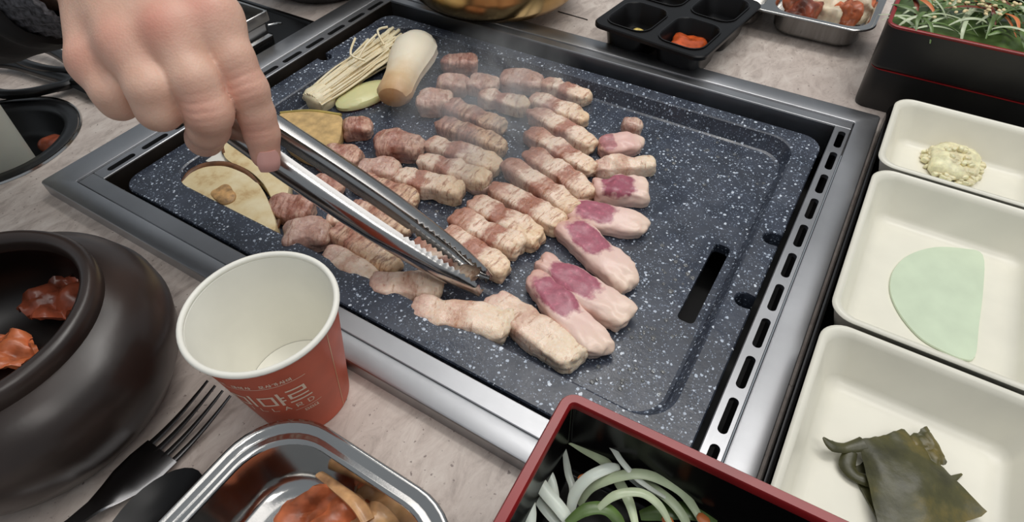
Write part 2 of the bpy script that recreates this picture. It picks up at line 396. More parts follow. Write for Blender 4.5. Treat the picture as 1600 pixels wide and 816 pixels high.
# surface nets for the hand
def surface_nets(fn, lo, hi, h):
    lo = np.array(lo); n = np.ceil((np.array(hi)-lo)/h).astype(int)+1
    ax = [lo[i]+h*np.arange(n[i]) for i in range(3)]
    q = 5; nc = -(-n//q)+1                               # coarse pass first, exact values only near the surface
    axc = [lo[i]+h*q*np.arange(nc[i]) for i in range(3)]
    Cg = np.stack(np.meshgrid(*axc, indexing='ij'), -1); Cv = fn(Cg.reshape(-1, 3)).reshape(nc)
    ix = [np.minimum((np.arange(n[i])+q//2)//q, nc[i]-1) for i in range(3)]
    Dv = Cv[np.ix_(*ix)].copy(); near = np.abs(Dv) < h*q*1.7
    Pg = np.argwhere(near)*h+lo; Dv[near] = fn(Pg)
    ins = Dv < 0; cs = np.zeros(n-1, int); acc = np.zeros(tuple(n-1)+(3,)); cnt = np.zeros(n-1)
    c = [(i, j, k) for i in (0, 1) for j in (0, 1) for k in (0, 1)]
    sl = lambda o: tuple(slice(o[i], o[i]+n[i]-1) for i in range(3))
    for a in c:
        for b in c:
            if sum(b)-sum(a) == 1 and sum(abs(np.array(a)-np.array(b))) == 1:
                da, db = Dv[sl(a)], Dv[sl(b)]; cr = (da < 0) != (db < 0)
                t = np.where(cr, da/(da-db+1e-20), 0)
                for k in range(3): acc[..., k] += np.where(cr, a[k]+(b[k]-a[k])*t, 0)
                cnt += cr
    act = cnt > 0; ids = -np.ones(n-1, int); ids[act] = np.arange(act.sum())
    pos = np.argwhere(act)*h+lo+acc[act]/cnt[act][:, None]*h
    F = []
    for k in range(3):
        u, w = (k+1) % 3, (k+2) % 3
        m = n.copy(); m[k] -= 1
        s0 = [slice(None)]*3; s1 = [slice(None)]*3; s0[k] = slice(0, n[k]-1); s1[k] = slice(1, n[k])
        cr = np.argwhere(ins[tuple(s0)] != ins[tuple(s1)])
        cr = cr[(cr[:, u] > 0) & (cr[:, w] > 0) & (cr[:, u] < n[u]-1) & (cr[:, w] < n[w]-1)]
        q = []
        for du, dw in ((0, 0), (-1, 0), (-1, -1), (0, -1)):
            e = cr.copy(); e[:, u] += du; e[:, w] += dw; q.append(ids[e[:, 0], e[:, 1], e[:, 2]])
        q = np.stack(q, 1); fl = ins[tuple(s0)][tuple(cr.T)]
        q[~fl] = q[~fl][:, ::-1]; F.append(q)
    return pos, np.concatenate(F)

# ================================================================== TABLE
FX0, FX1, FY0, FY1 = -.491, .037, .1055, .5064        # grill frame, outside
GX0, GX1, GY0, GY1 = -.467, .0205, .120, .487         # step between flange and inner strip
HX0, HX1, HY0, HY1 = -.453, .008, .133, .477          # opening
FT = .012
WC, WR = (-.596, .120), .066                          # round well in the table
def table():
    hole = rr(FX0+.006, FX1-.006, FY0+.006, FY1-.006, .004, 0, 2); well = circ(WC, WR-.003, 0, 48)
    out = rr(-1.0, .55, -.42, 1.15, .03, 0, 6)
    t = thing('dining_table', 'mottled beige and grey stone-look dining table around the inset grill', 'table', (0, 0, -.03))
    top = fill2d([out, hole, well], 0.0); bot = fill2d([out, hole, well], -.03)
    sides = [loft([[(p[0], p[1], 0) for p in lp], [(p[0], p[1], -.03) for p in lp]]) for lp in (out, hole, well)]
    mesh_obj('table_top', *join(top, bot, *sides), 'table', t, smooth=False)
    # a joint line in the laminate near the far edge of the grill
    a, b = P(872, 18, 0.0003), P(918, 31, .0003)
    mesh_obj('joint', *tube([a, b], .0006, 6), 'black_cavity', t)
    return t
table()

# ================================================================== GRILL FRAME + PAN
def grill():
    t = thing('table_grill_frame', 'wide stainless steel frame of the table grill set into the stone-look table', 'grill frame', (FX0, FY0, 0))
    def R(i, z, x=(FX0, FX1, FY0, FY1), r=.003): return rr(x[0]+i, x[1]-i, x[2]+i, x[3]-i, r, z, 3)
    G = (GX0, GX1, GY0, GY1)
    v = loft([R(0, 0, r=.0025), R(0, FT-.0012, r=.0025), R(.0004, FT-.0004, r=.0025), R(.0014, FT, r=.0025), R(-.0012, FT, G, .002), R(-.0003, FT-.0004, G, .002), R(0, FT-.0012, G, .002), R(0, FT-.004, G, .002)])
    mesh_obj('outer_flange', *v, 'steel_x', t, angle=25)
    g = .0007; IT = FT-.0012
    def strip(name, x0, x1, y0, y1, slots, m):
        b = .0005
        out = rr(x0, x1, y0, y1, .0006, 0, 2)
        holes = [rr(cx-.0027, cx+.0027, cy-.0118, cy+.0118, .0026, 0, 4) for cx, cy in slots]
        vs = [fill2d([rr(x0+b, x1-b, y0+b, y1-b, .0005, 0, 2)]+holes, IT)]
        vs.append(loft([rr(x0+b, x1-b, y0+b, y1-b, .0005, IT, 2), rr(x0, x1, y0, y1, .0006, IT-b, 2), rr(x0, x1, y0, y1, .0006, IT-.003, 2)]))
        for h in holes: vs.append(loft([[(p[0], p[1], IT) for p in h], [(p[0], p[1], IT-.003) for p in h]]))
        mesh_obj(name, *join(*vs), m, t, angle=25)
    ys = [.157+.0315*i for i in range(11)]
    ys = [y*.972 for y in ys]
    strip('slotted_strip', HX1, GX1-g, HY0, HY1, [(.0146, y) for y in ys], 'steel_y')
    strip('slotted_strip', GX0+g, HX0, HY0, HY1, [(-.4590, y) for y in ys], 'steel_y')
    strip('plain_strip', GX0+g, GX1-g, GY0+g, HY0, [], 'steel_x')
    strip('plain_strip', GX0+g, GX1-g, HY1, GY1-g, [], 'steel_x')
    # housing below
    e = .0095
    hv = loft([rr(HX0-e, HX1+e, HY0-e, HY1+e, .001, FT-.0055, 2), rr(HX0-e, HX1+e, HY0-e, HY1+e, .001, -.05, 2)], False, True)
    mesh_obj('burner_housing', *hv, 'black_cavity', t, smooth=False)
    for n_, (x0, x1, y0, y1) in enumerate([(HX0, HX1, HY1-.0002, HY1+.001), (HX0-.001, HX0+.0002, HY0, HY1)]):
        mesh_obj('inner_wall', *box(x0, x1, y0, y1, -.022, IT-.001, .0003), 'brown_cavity' if n_ else 'steel_x', t, smooth=False)
    return t
grill()
PX0, PX1, PY0, PY1 = -.449, .0045, .139, .4655
RX0, RX1, RY0, RY1 = -.424, -.0125, .164, .4515
RIM, FLR = .0025, -.0115
def pan():
    t = thing('griddle_pan', 'dark blue-grey speckled stone-coated griddle pan full of pork', 'griddle pan', (PX0, PY0, FLR-.006))
    # outline with finger notches on the two short sides
    nt = [(PX1, y) for y in (.271, .3335)]; 
    base = rr(PX0, PX1, PY0, PY1, .016, 0, 8)
    def notch(x, y, sx, d=.0115, w=.0058):
        pts = []
        for i in range(9):
            a = -math.pi/2+math.pi*i/8; pts.append((x-sx*(d-w+w*math.cos(a)), y+sx*w*math.sin(a)))
        return [(x, y-sx*w)]+pts+[(x, y+sx*w)]
    out = []; n = len(base)
    for i, p in enumerate(base):
        q = base[(i+1) % n]; out.append(p[:2])
        if abs(p[0]-q[0]) < 1e-6 and abs(p[1]-q[1]) > .1:
            sx = 1 if p[0] > -.2 else -1
            ysx = [.271, .3335] if sx == 1 else [.362, .277]
            for y in ysx: out += notch(p[0], y, sx)
    inr = lambda i, z: rr(RX0+i, RX1-i, RY0+i, RY1-i, .022-i*.4, z, 8)
    def inset(lp, d):
        o2 = []
        for i, p in enumerate(lp):
            a = Vector(lp[i-1]); c = Vector(lp[(i+1) % len(lp)]); e = (c-a); nn = Vector((-e.y, e.x)).normalized(); o2.append((p[0]+nn.x*d, p[1]+nn.y*d))
        return o2
    o_in = inset(out, .0008)
    parts = [fill2d([o_in, inr(-.001, 0)], RIM)]
    parts.append(loft([[(x, y, RIM) for x, y in o_in], [(x, y, RIM-.001) for x, y in out], [(x, y, -.016) for x, y in out]]))
    slot = rr(-.0345, -.0232, .247, .3245, .0035, 0, 4)
    parts.append(loft([inr(-.001, RIM), inr(.0003, RIM-.0008), inr(.0040, FLR+.0025), inr(.0050, FLR+.0008), inr(.0070, FLR)]))
    parts.append(fill2d([inr(.007, 0), slot], FLR))
    parts.append(loft([[(p[0], p[1], FLR) for p in slot], [(p[0], p[1], FLR-.008) for p in slot]]))
    mesh_obj('pan_body', *join(*parts), 'pan', t, angle=35)
    return t
pan()

# ================================================================== CUP
def cup():
    c = (-.194, .081); H = .080; R, B = .0355, .0245
    t = thing('paper_cup', 'terracotta red paper cup with a white inside standing by the front of the grill', 'paper cup', (c[0], c[1], 0))
    rad = lambda z: B+(R-B)*z/H
    mesh_obj('printed_wall', *lathe(c, [(B-.001, 0), (B, .0006), (rad(H-.003), H-.003)]), 'paper_red', t)
    mesh_obj('inner_liner', *lathe(c, [(rad(H)-.0004, H-.0025), (rad(H)-.0012, H-.003), (rad(.010)-.0012, .010), (B-.004, .008)], cap1=True), 'paper_white', t)
    rp = [(R+.0002+.0015*math.cos(a), H-.0016+.0016*math.sin(a)) for a in [2*math.pi*i/12 for i in range(13)]]
    mesh_obj('rolled_rim', *lathe(c, rp), 'paper_white', t)
    mesh_obj('water', *lathe(c, [(rad(.018)-.0013, .018)], cap1=True) if False else fill2d([circ(c, rad(.016)-.0014, 0)], .016), 'paper_white', t)
    # lettering: strokes laid on the cone. u runs along the wall to the right (metres), w is the height.
    a0 = math.atan2(-c[1]+.0, -c[0]-.0)-math.radians(27)
    def on(u, w, d=.00012):
        a = a0+u/rad(w); r = rad(w)+d; return (c[0]+r*math.cos(a), c[1]+r*math.sin(a), w)
    def stroke(pts, wd):
        V = []; F = []
        for (u0, w0), (u1, w1) in zip(pts, pts[1:]):
            L = math.hypot(u1-u0, w1-w0); k = max(2, int(L/.001)+1); nx, ny = -(w1-w0)/L*wd/2, (u1-u0)/L*wd/2
            ex, ey = (u1-u0)/L*wd/2, (w1-w0)/L*wd/2; b = len(V)
            for i in range(k+1):
                s = i/k; u = (u0-ex)*(1-s)+(u1+ex)*s; w = (w0-ey)*(1-s)+(w1+ey)*s
                V += [on(u+nx, w+ny), on(u-nx, w-ny)]
            F += [(b+2*i, b+2*i+1, b+2*i+3, b+2*i+2) for i in range(k)]
        return V, F
    def glyph(polys, x, y, w, h, wd): return [stroke([(x+px*w, y+py*h) for px, py in pl], wd) for pl in polys]
    BOX = [(0, 0), (1, 0), (1, 1), (0, 1), (0, 0)]
    big = []; y, h = .0415, .0125
    big += glyph([BOX], -.0300, y+.001, .0048, .0085, .0012)+glyph([[(0, 0), (0, 1)], [(0, .5), (1, .5)]], -.0235, y-.001, .0016, h, .0013)
    big += glyph([BOX], -.0195, y, .0064, .0090, .00135)+glyph([[(0, 0), (0, 1)]], -.0102, y-.0012, .001, h, .00135)
    big += glyph([BOX], -.0062, y, .0064, .0092, .00135)+glyph([[(0, 0), (0, 1)], [(0, .36), (1, .36)], [(0, .62), (1, .62)]], .0030, y-.001, .0016, h, .00135)
    big += glyph([[(0, 1), (1, 1), (1, .55), (0, .55), (0, .1), (1, .1)]], .0078, y+.0024, .0078, .0092, .00135)+glyph([[(0, 0), (1, 0)]], .0070, y-.0004, .0094, .001, .00135)
    mesh_obj('big_lettering', *join(*big), 'print', t)
    LT = {'M': [[(0, 0), (0, 1), (.5, .4), (1, 1), (1, 0)]], 'A': [[(0, 0), (.5, 1), (1, 0)], [(.2, .38), (.8, .38)]], 'I': [[(.5, 0), (.5, 1)]], 'L': [[(0, 1), (0, 0), (1, 0)]],
          'R': [[(0, 0), (0, 1), (.9, 1), (.9, .5), (0, .5), (1, 0)]], 'D': [[(0, 0), (0, 1), (.7, 1), (1, .6), (1, .4), (.7, 0), (0, 0)]], 'B': [[(0, 0), (0, 1), (.9, 1), (.9, .52), (0, .52), (1, .52), (1, 0), (0, 0)]], 'Q': [BOX, [(.6, .3), (1.1, -.15)]]}
    sm = []
    for i, ch in enumerate('MAILLARD'): sm += glyph(LT[ch], -.0270+i*.0058, .0340, .0026, .0036, .00055)
    for i, ch in enumerate('BBQ'): sm += glyph(LT[ch], .0098+i*.0024, .0268, .0016, .0024, .0004)
    mesh_obj('small_lettering', *join(*sm), 'print', t)
    ln = [stroke([(-.0300, .0610), (.0190, .0610)], .0004), stroke([(.006, .0312), (.0190, .0312)], .0004)]
    for q in ln: mesh_obj('rule_line', *q, 'print', t)
    # tagline in small Korean syllables
    H2 = {'ma': [[(0, .1), (.5, .1), (.5, .9), (0, .9), (0, .1)], [(.75, 0), (.75, 1)], [(.75, .5), (1, .5)]], 'i': [[(0, .2), (.5, .2), (.5, .8), (0, .8), (0, .2)], [(.8, 0), (.8, 1)]],
          'sa': [[(0, .1), (.28, .9), (.55, .1)], [(.78, 0), (.78, 1)], [(.78, .5), (1, .5)]], 'o': [[(.2, .45), (.8, .45), (.8, .95), (.2, .95), (.2, .45)], [(.5, .45), (.5, .1)], [(0, .1), (1, .1)]],
          'ga': [[(0, .85), (.5, .85), (.4, .1)], [(.75, 0), (.75, 1)], [(.75, .5), (1, .5)]], 'g': [[(.1, .95), (.8, .95), (.75, .55)], [(0, .45), (1, .45)], [(.2, .2), (.8, .2), (.8, 0)]]}
    tg = []
    for i, k in enumerate(['g', 'i', ' ', 'ma', 'i', 'sa', ' ', 'o', 'sa', 'ga', 'sa', 'i']):
        if k != ' ': tg += glyph(H2[k], -.0230+i*.0031, .0622, .0023, .0027, .00045)
    mesh_obj('tagline', *join(*tg), 'print', t)
    a1 = a0+math.radians(62)
    sv = loft([[(c[0]+(rad(w)+.00012)*math.cos(a1+k*.011), c[1]+(rad(w)+.00012)*math.sin(a1+k*.011), w) for k in (0, 1)] for w in (.002, .02, .04, .06, .0755)], closed=False)
    mesh_obj('seam_line', *sv, 'gilt', t)
    return t
cup()

# ================================================================== KIMCHI JAR
JC = (-.313, .004)
def leaf(name, m, c, size, seed, label, cat, group=None, fold=.35, rz=0, th=.0022, asp=.7, lift=.004, cols=14):
    """a crumpled piece of leaf lying at c (base)"""
    g = []
    for i in range(cols+1):
        r = []
        for j in range(cols+1):
            u = i/cols*2-1; v = j/cols*2-1
            e = 1+.22*noise.noise(Vector((u*1.5+seed, v*1.5, seed*.3)))
            x = u*size*e*(1-.25*v*v); y = v*size*asp*e*(1-.3*u*u)
            z = fold*size*(noise.noise(Vector((u*1.6+seed*2, v*1.6-seed, 1.3)))+.35*noise.noise(Vector((u*4+seed, v*4, seed))))-.15*size*(u*u)
            r.append(Vector((x*math.cos(rz)-y*math.sin(rz), x*math.sin(rz)+y*math.cos(rz), z)))
        g.append(r)
    mz = min(p.z for r in g for p in r)
    g = [[p+Vector((c[0], c[1], c[2]-mz+th*.5)) for p in r] for r in g]
    v, f = sheet(g, th); o = mesh_obj(name, v, f, m, angle=70)
    if label: tag(o, label, cat, group)
    return o
def jar():
    t = thing('kimchi_jar', 'squat dark brown earthenware jar with a wide mouth beside the paper cup', 'jar', (JC[0], JC[1], 0))
    out = [(.056, 0), (.060, .001), (.068, .010), (.077, .026), (.0805, .042), (.0795, .052), (.0745, .062), (.066, .068), (.0595, .0705)]
    mesh_obj('jar_body', *lathe(JC, [(0.002, 0)]+out, 80, True), 'onggi', t)
    lip = [(.0595, .0705), (.0598, .0735), (.0595, .078), (.0575, .0802), (.0545, .0806), (.0520, .0790), (.0510, .0755), (.0515, .071)]
    mesh_obj('jar_lip', *lathe(JC, lip, 80), 'onggi', t, angle=60)
    inn = [(.0515, .071), (.057, .064), (.064, .052), (.065, .040), (.058, .026), (.045, .020), (.002, .019)]
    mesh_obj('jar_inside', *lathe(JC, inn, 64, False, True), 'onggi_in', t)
jar()
c1 = P(92, 470, .032)
leaf('kimchi_piece', 'kimchi_dark', (c1.x, c1.y, .0235), .020, 1.7, 'reddish brown kimchi leaf near the right side inside the brown jar', 'kimchi', 'kimchi in the jar', .5, 1.0)
c2 = P(4, 545, .030)
leaf('kimchi_piece', 'kimchi', (c2.x, c2.y, .0225), .017, 4.2, 'orange kimchi piece at the left picture edge inside the brown jar', 'kimchi', 'kimchi in the jar', .4, .4)

# ================================================================== FORK AND SPOON
def fork():
    t = thing('fork', 'dark shiny four-tined metal fork lying beside the brown jar', 'fork', (-.240, .01, 0), rz=0)
    ax = Vector((.004, -1, 0)).normalized(); o0 = Vector((-.2325, .0560, .002)); sd = Vector((1, .004, 0))
    def zz(s): return .006-.004*math.sin(min(1, s/.07)*math.pi)+ (.012*max(0, (s-.07)/.05) if s < .12 else .012)
    # handle and head
    st = [(.040, .0118), (.050, .0122), (.060, .0108), (.068, .0078), (.076, .0048), (.086, .0036), (.110, .0040), (.150, .0060), (.180, .0072), (.187, .0050)]
    rings = []
    for s, w in st:
        c = o0+ax*s+Vector((0, 0, zz(s))); th = .0011
        dip = .0012 if s < .07 else 0
        rings.append([tuple(c+sd*(w*k)+Vector((0, 0, z-dip*(1-k*k)))) for k, z in ((-1, 0), (-.85, th), (0, th), (.85, th), (1, 0), (.85, -th), (0, -th), (-.85, -th))])
    mesh_obj('handle', *loft(rings, True, True), 'darksteel', t)
    for i in range(4):
        u = (-1.5+i)*.0062; pts = []; rs = []
        for k in range(8):
            s = .043-.043*k/7; pts.append(o0+ax*s+sd*u+Vector((0, 0, zz(s)-.0008+(.0018*(k/7)**2)))); rs.append(.0020-.0011*k/7)
        mesh_obj('tine', *tube(pts, rs, 8, .55, (0, 0, 1)), 'darksteel', t)
fork()
def spoon():
    t = thing('spoon', 'spoon with its dark reflection coloured in black, tucked between the fork and the stainless tray', 'spoon', (-.203, .0, 0))
    c = Vector((-.2035, -.008, .002)); n = 28; rings = []
    for k in range(7):
        q = k/6; ring = []
        for i in range(n):
            a = 2*math.pi*i/n; x = .0168*math.cos(a)*q; y = .0265*math.sin(a)*q; ring.append(tuple(c+Vector((x, y, .006*q*q))))
        rings.append(ring)
    for k in (6, 5, 4, 3, 2, 1):
        rings.append([(p[0], p[1], p[2]+.0011) for p in rings[k]])
    mesh_obj('spoon_bowl', *loft(rings[1:], True, True), 'melamine_black', t)  # black colour stands in for the dark reflection on the spoon
    h = [c+Vector((-.002, -.026, .0065)), c+Vector((-.004, -.045, .010)), c+Vector((-.008, -.09, .012)), c+Vector((-.012, -.14, .005))]
    h = smooth_path(h, 5); mesh_obj('spoon_handle', *tube(h, rad_interp([.003, .0034, .004, .0065], len(h)), 10, .35, (0, 0, 1)), 'melamine_black', t)
spoon()

# ================================================================== STAINLESS SIDE-DISH TRAY (front)
def steel_tray(name, label, x0, x1, y0, y1, H, r=.034, rz=0, z0=0):
    t = thing(name, label, 'tray', (x0, y0, z0))
    def q(i, z, rr_=None): return rr(x0+i, x1-i, y0+i, y1-i, max(.004, (r if rr_ is None else rr_)-i*.6), z0+z, 10)
    rim = [q(.0012, H-.0030), q(.0002, H-.0022), q(0, H-.0010), q(.0006, H), q(.0020, H+.0002), q(.0036, H-.0006), q(.0046, H-.0026), q(.0062, H-.0030), q(.0080, H-.0022), q(.0092, H-.0024), q(.0102, H-.0040)]
    mesh_obj('rolled_rim', *loft(rim), 'steel', t, angle=60)
    w = [q(.0102, H-.004), q(.0112, H-.010), q(.0135, .010), q(.0155, .0045), q(.019, .0022), q(.024, .0018)]
    mesh_obj('basin', *loft(w, False, True), 'steel', t, angle=60)
    u = [q(.0014, H-.003), q(.0095, H-.006), q(.0125, .008), q(.015, .0015), q(.020, 0)]
    mesh_obj('underside', *loft(u, False, True), 'steel', t, angle=60)
    return t
steel_tray('stainless_tray', 'stainless steel side dish tray with orange kimchi at the bottom of the picture', -.1835, -.0590, -.075, .0640, .034)
def kimchi_front():
    b = P(520, 790, .012)
    leaf('kimchi_piece', 'kimchi', (b.x+.004, b.y-.012, .0022), .026, 8.1, 'large orange kimchi clump in the stainless tray at the bottom', 'kimchi', 'kimchi in the front tray', .55, .5)
    p = [P(500, 742, .016), P(530, 765, .020), P(560, 790, .022), P(575, 815, .02)]
    sp = smooth_path(p, 6); o = mesh_obj('kimchi_strip', *tube(sp, rad_interp([.0028, .0034, .0042, .004], len(sp)), 10, .6), 'kimchi_pale')
    tag(o, 'pale kimchi stem with a red tip leaning on the orange kimchi clump', 'kimchi', 'kimchi in the front tray')
    b2 = P(610, 800, .012)
    leaf('kimchi_piece', 'kimchi_pale', (b2.x-.004, b2.y-.006, .0022), .020, 3.3, 'pale orange kimchi leaf right of the large clump in the front tray', 'kimchi', 'kimchi in the front tray', .45, -.5)
kimchi_front()

# ================================================================== LACQUER BOXES
def lacquer_box(label, x0, x1, y0, y1, z0, H, wall=.0035, rimh=.004, taper=.004, r=.006, rz=0.0, pivot=None, inner='lacquer', outer='lacquer_out', floor=.0035):
    pv = pivot or (x0, y0)
    def q(i, z, rad_=None):
        pts = rr(x0+i, x1-i, y0+i, y1-i, max(.001, (r if rad_ is None else rad_)-i), z0+z, 5)
        c, s = math.cos(rz), math.sin(rz)
        return [(pv[0]+(a-pv[0])*c-(b-pv[1])*s, pv[1]+(a-pv[0])*s+(b-pv[1])*c, z) for a, b, z in pts]
    t = thing('lacquer_box', label, 'box', (pv[0], pv[1], z0))
    mesh_obj('box_wall', *loft([q(taper, 0), q(taper*.5, .0006), q(taper*.3, .003), q(.0004, H-rimh)], True), outer, t, angle=60)
    mesh_obj('inner_lining', *loft([q(wall, H-rimh), q(wall+.0014, floor+.0025), q(wall+.004, floor)], False, True), inner, t, angle=60)
    mesh_obj('red_rim', *loft([q(.0004, H-rimh), q(0, H-rimh*.75), q(0, H-rimh*.22), q(.0006, H), q(wall-.0006, H), q(wall, H-rimh*.22), q(wall, H-rimh)]), 'red_rim', t, angle=40)
    return t
lacquer_box('black lacquer box with a dark red rim holding white scallion strips at the bottom', -.0444, .110, -.060, .1039, 0, .105, wall=.0042, r=.006, rz=.04, pivot=(-.0444, .1039), floor=.054)
lacquer_box('lower black lacquer box of the stack, carrying the green salad box at top right', .0135, .175, .533, .66, 0, .036, r=.010, rimh=.0008, taper=.002)
lacquer_box('upper black lacquer box with a red rim, full of green scallion salad at top right', .0118, .175, .5325, .66, .0362, .036, wall=.003, r=.010, rimh=.0022, taper=.002)

def strand(name, m, pts, w, label, cat, group, sq=.3, n=8, k=6, tip=.5):
    sp = smooth_path(pts, k); rs = rad_interp([w*tip, w, w, w*.95, w*tip], len(sp))
    o = mesh_obj(name, *tube(sp, rs, n, sq, (0, 0, 1)), m); tag(o, label, cat, group); return o
def front_scallions():
    G = 'scallion strips in the front lacquer box'
    L = [('scal_white', [(868, 660, .036), (900, 665, .034), (945, 685, .032), (968, 720, .030), (985, 748, .028), (1030, 785, .026)], .0016, 'thin white scallion strip arching from the left corner of the front box'),
         ('scal_pale', [(862, 672, .030), (905, 697, .032), (945, 722, .034), (968, 755, .036), (985, 790, .036), (995, 830, .034)], .0030, 'broad pale green scallion strip running down the middle of the front box'),
         ('scal_white', [(890, 815, .030), (897, 775, .036), (918, 748, .040), (950, 732, .041), (968, 730, .040)], .0032, 'blunt-ended white scallion strip bending over in the front box'),
         ('scal_pale', [(905, 790, .030), (925, 762, .036), (965, 745, .041), (1010, 742, .042), (1060, 765, .038), (1085, 795, .034), (1100, 825, .032)], .0029, 'long pale scallion strip arching to an orange carrot in the front box'),
         ('scal_white', [(882, 702, .030), (888, 740, .030), (895, 765, .030), (890, 800, .032)], .0021, 'short upright white scallion strip in the front box'),
         ('scal_white', [(820, 745, .036), (824, 775, .036), (830, 830, .034)], .0040, 'leftmost thick white scallion strip along the red rim of the front box'),
         ('scal_white', [(832, 735, .038), (850, 765, .038), (875, 795, .037), (900, 830, .034)], .0038, 'thick white scallion strip slanting from the left rim of the front box'),
         ('scal_white', [(836, 770, .033), (852, 795, .033), (878, 825, .031)], .0030, 'lower white scallion strip under the slanting one in the front box'),
         ('scal_green', [(885, 818, .038), (915, 797, .040), (945, 795, .040), (965, 812, .038), (975, 835, .036)], .0034, 'green curled scallion leaf at the lower edge of the front box'),
         ('scal_pale', [(990, 745, .034), (1020, 762, .036), (1050, 785, .036), (1070, 812, .034), (1080, 840, .03)], .0027, 'pale scallion strip beneath the long arching one in the front box'),
         ('scal_green', [(1000, 806, .028), (1045, 798, .030), (1085, 800, .030), (1120, 815, .028)], .0050, 'wide green scallion leaf under the carrot bits in the front box'),
         ('scal_white', [(905, 672, .040), (948, 690, .042), (972, 722, .043), (1000, 752, .041), (1040, 778, .038)], .0017, 'slender white scallion strip crossing above the long pale one in the front box'),
         ('scal_white', [(848, 720, .032), (862, 752, .032), (868, 790, .030), (866, 830, .03)], .0026, 'white scallion strip standing between the two thick ones in the front box'),
         ('scal_pale', [(930, 800, .040), (960, 775, .043), (1000, 770, .043), (1030, 790, .041), (1050, 825, .038)], .0024, 'small arched pale scallion strip at the lower middle of the front box'),
         ('scal_white', [(975, 705, .026), (1000, 745, .028), (1025, 780, .026)], .0012, 'hair-thin white scallion strip right of the arch in the front box')]
    for m, p, w, lb in L: strand('scallion_strip', m, [P(q[0], q[1], q[2]+.043) for q in p], w*.68, lb, 'scallion', G)
    for a, b, lb in (((1035, 808, .036), (1052, 820, .034), 'orange carrot shred at the lower edge of the front box, left one'), ((1090, 805, .034), (1108, 818, .034), 'orange carrot shred at the end of the long pale scallion strip'), ((908, 742, .034), (912, 750, .034), 'tiny orange carrot crumb beside the bent white scallion strip')):
        strand('carrot_shred', 'carrot', [P(q[0], q[1], q[2]+.043) for q in (a, [(x+y)/2 for x, y in zip(a, b)], b)], .0018, lb, 'carrot', 'carrot shreds in the front box')
front_scallions()
def salad():
    x0, x1, y0, y1, z = .015, .17, .541, .655, .055
    # bed of dressing-soaked greens under the shreds
    g = [[Vector((x0+(x1-x0)*i/22, y0+(y1-y0)*j/16, z+.004+.010*math.sin(math.pi*i/22)*math.sin(math.pi*min(1, (j+3)/19))+.003*noise.noise(Vector((i*.6, j*.6, 2))))) for j in range(17)] for i in range(23)]
    o = mesh_obj('salad_bed', *sheet(g, .002), 'scal_green'); tag(o, 'dense bed of dark green scallion leaves at the bottom of the upper box', 'salad', kind='stuff')
    r = random.Random(11)
    mats = ['scal_green']*5+['scal_pale']*4+['carrot', 'chilli']
    protos = {}
    for i in range(110):
        x = r.uniform(x0+.005, x1-.03); y = r.uniform(y0+.004, y0+.07)
        zt = z+.010+.010*math.sin(math.pi*(x-x0)/(x1-x0))*math.sin(math.pi*min(1, (y-y0+.02)/(y1-y0)))+r.uniform(0, .008)
        a = r.uniform(-.9, .9)+(.0 if r.random() < .6 else 1.6); m = mats[i % len(mats)]
        key = (m, i % 3)
        if key not in protos:
            L = r.uniform(.014, .024); b = r.uniform(-.5, .5); w = r.uniform(.0011, .0022)
            pts = [Vector((-L, b*.004, -.003)), Vector((-L*.4, 0, .002)), Vector((L*.4, b*.004, .0022)), Vector((L, b*.012, -.004))]
            sp = smooth_path(pts, 4); v, f = tube(sp, rad_interp([w*.3, w, w, w*.25], len(sp)), 6, .25, (0, 0, 1))
            protos[key] = mesh_obj('salad_shred', v, f, m, loc=(x, y, zt)); ob = protos[key]
        else:
            ob = protos[key].copy(); COL.objects.link(ob); ob.location = (x, y, zt)
        ob.rotation_euler = (r.uniform(-.3, .3), r.uniform(-.25, .25), a)
        nm = {'scal_green': 'dark green scallion shred in the upper lacquer box at top right', 'scal_pale': 'pale green scallion shred in the upper lacquer box at top right', 'carrot': 'orange carrot shred among the greens in the upper lacquer box', 'chilli': 'brown chilli-coated shred among the greens in the upper lacquer box'}[m]
        ob.name = {'carrot': 'carrot_shred', 'chilli': 'seasoned_shred'}.get(m, 'scallion_shred'); tag(ob, nm, 'carrot' if m == 'carrot' else 'scallion', nm.split(' in the ')[0].split(' among ')[0]+'s of the salad')
    V = []
    for i in range(60):
        x = x0+.02+abs(r.gauss(.04, .022)); y = y0+.03+r.gauss(0, .014)
        a, f = cube_sphere(2, 2); s = np.array([.0019, .0013, .0009]); an = r.uniform(0, 3)
        zt = z+.021+.010*math.sin(math.pi*min(1, max(0, (x-x0)/(x1-x0))))+r.uniform(0, .003)
        q = a*s; q = np.stack([q[:, 0]*math.cos(an)-q[:, 1]*math.sin(an)+x, q[:, 0]*math.sin(an)+q[:, 1]*math.cos(an)+y, q[:, 2]+zt], 1); V.append((list(map(tuple, q)), f))
    tag(mesh_obj('sesame_seeds', *join(*V), 'sesame'), 'scattered toasted sesame seeds on the green scallion salad', 'sesame seeds', kind='stuff')
salad()

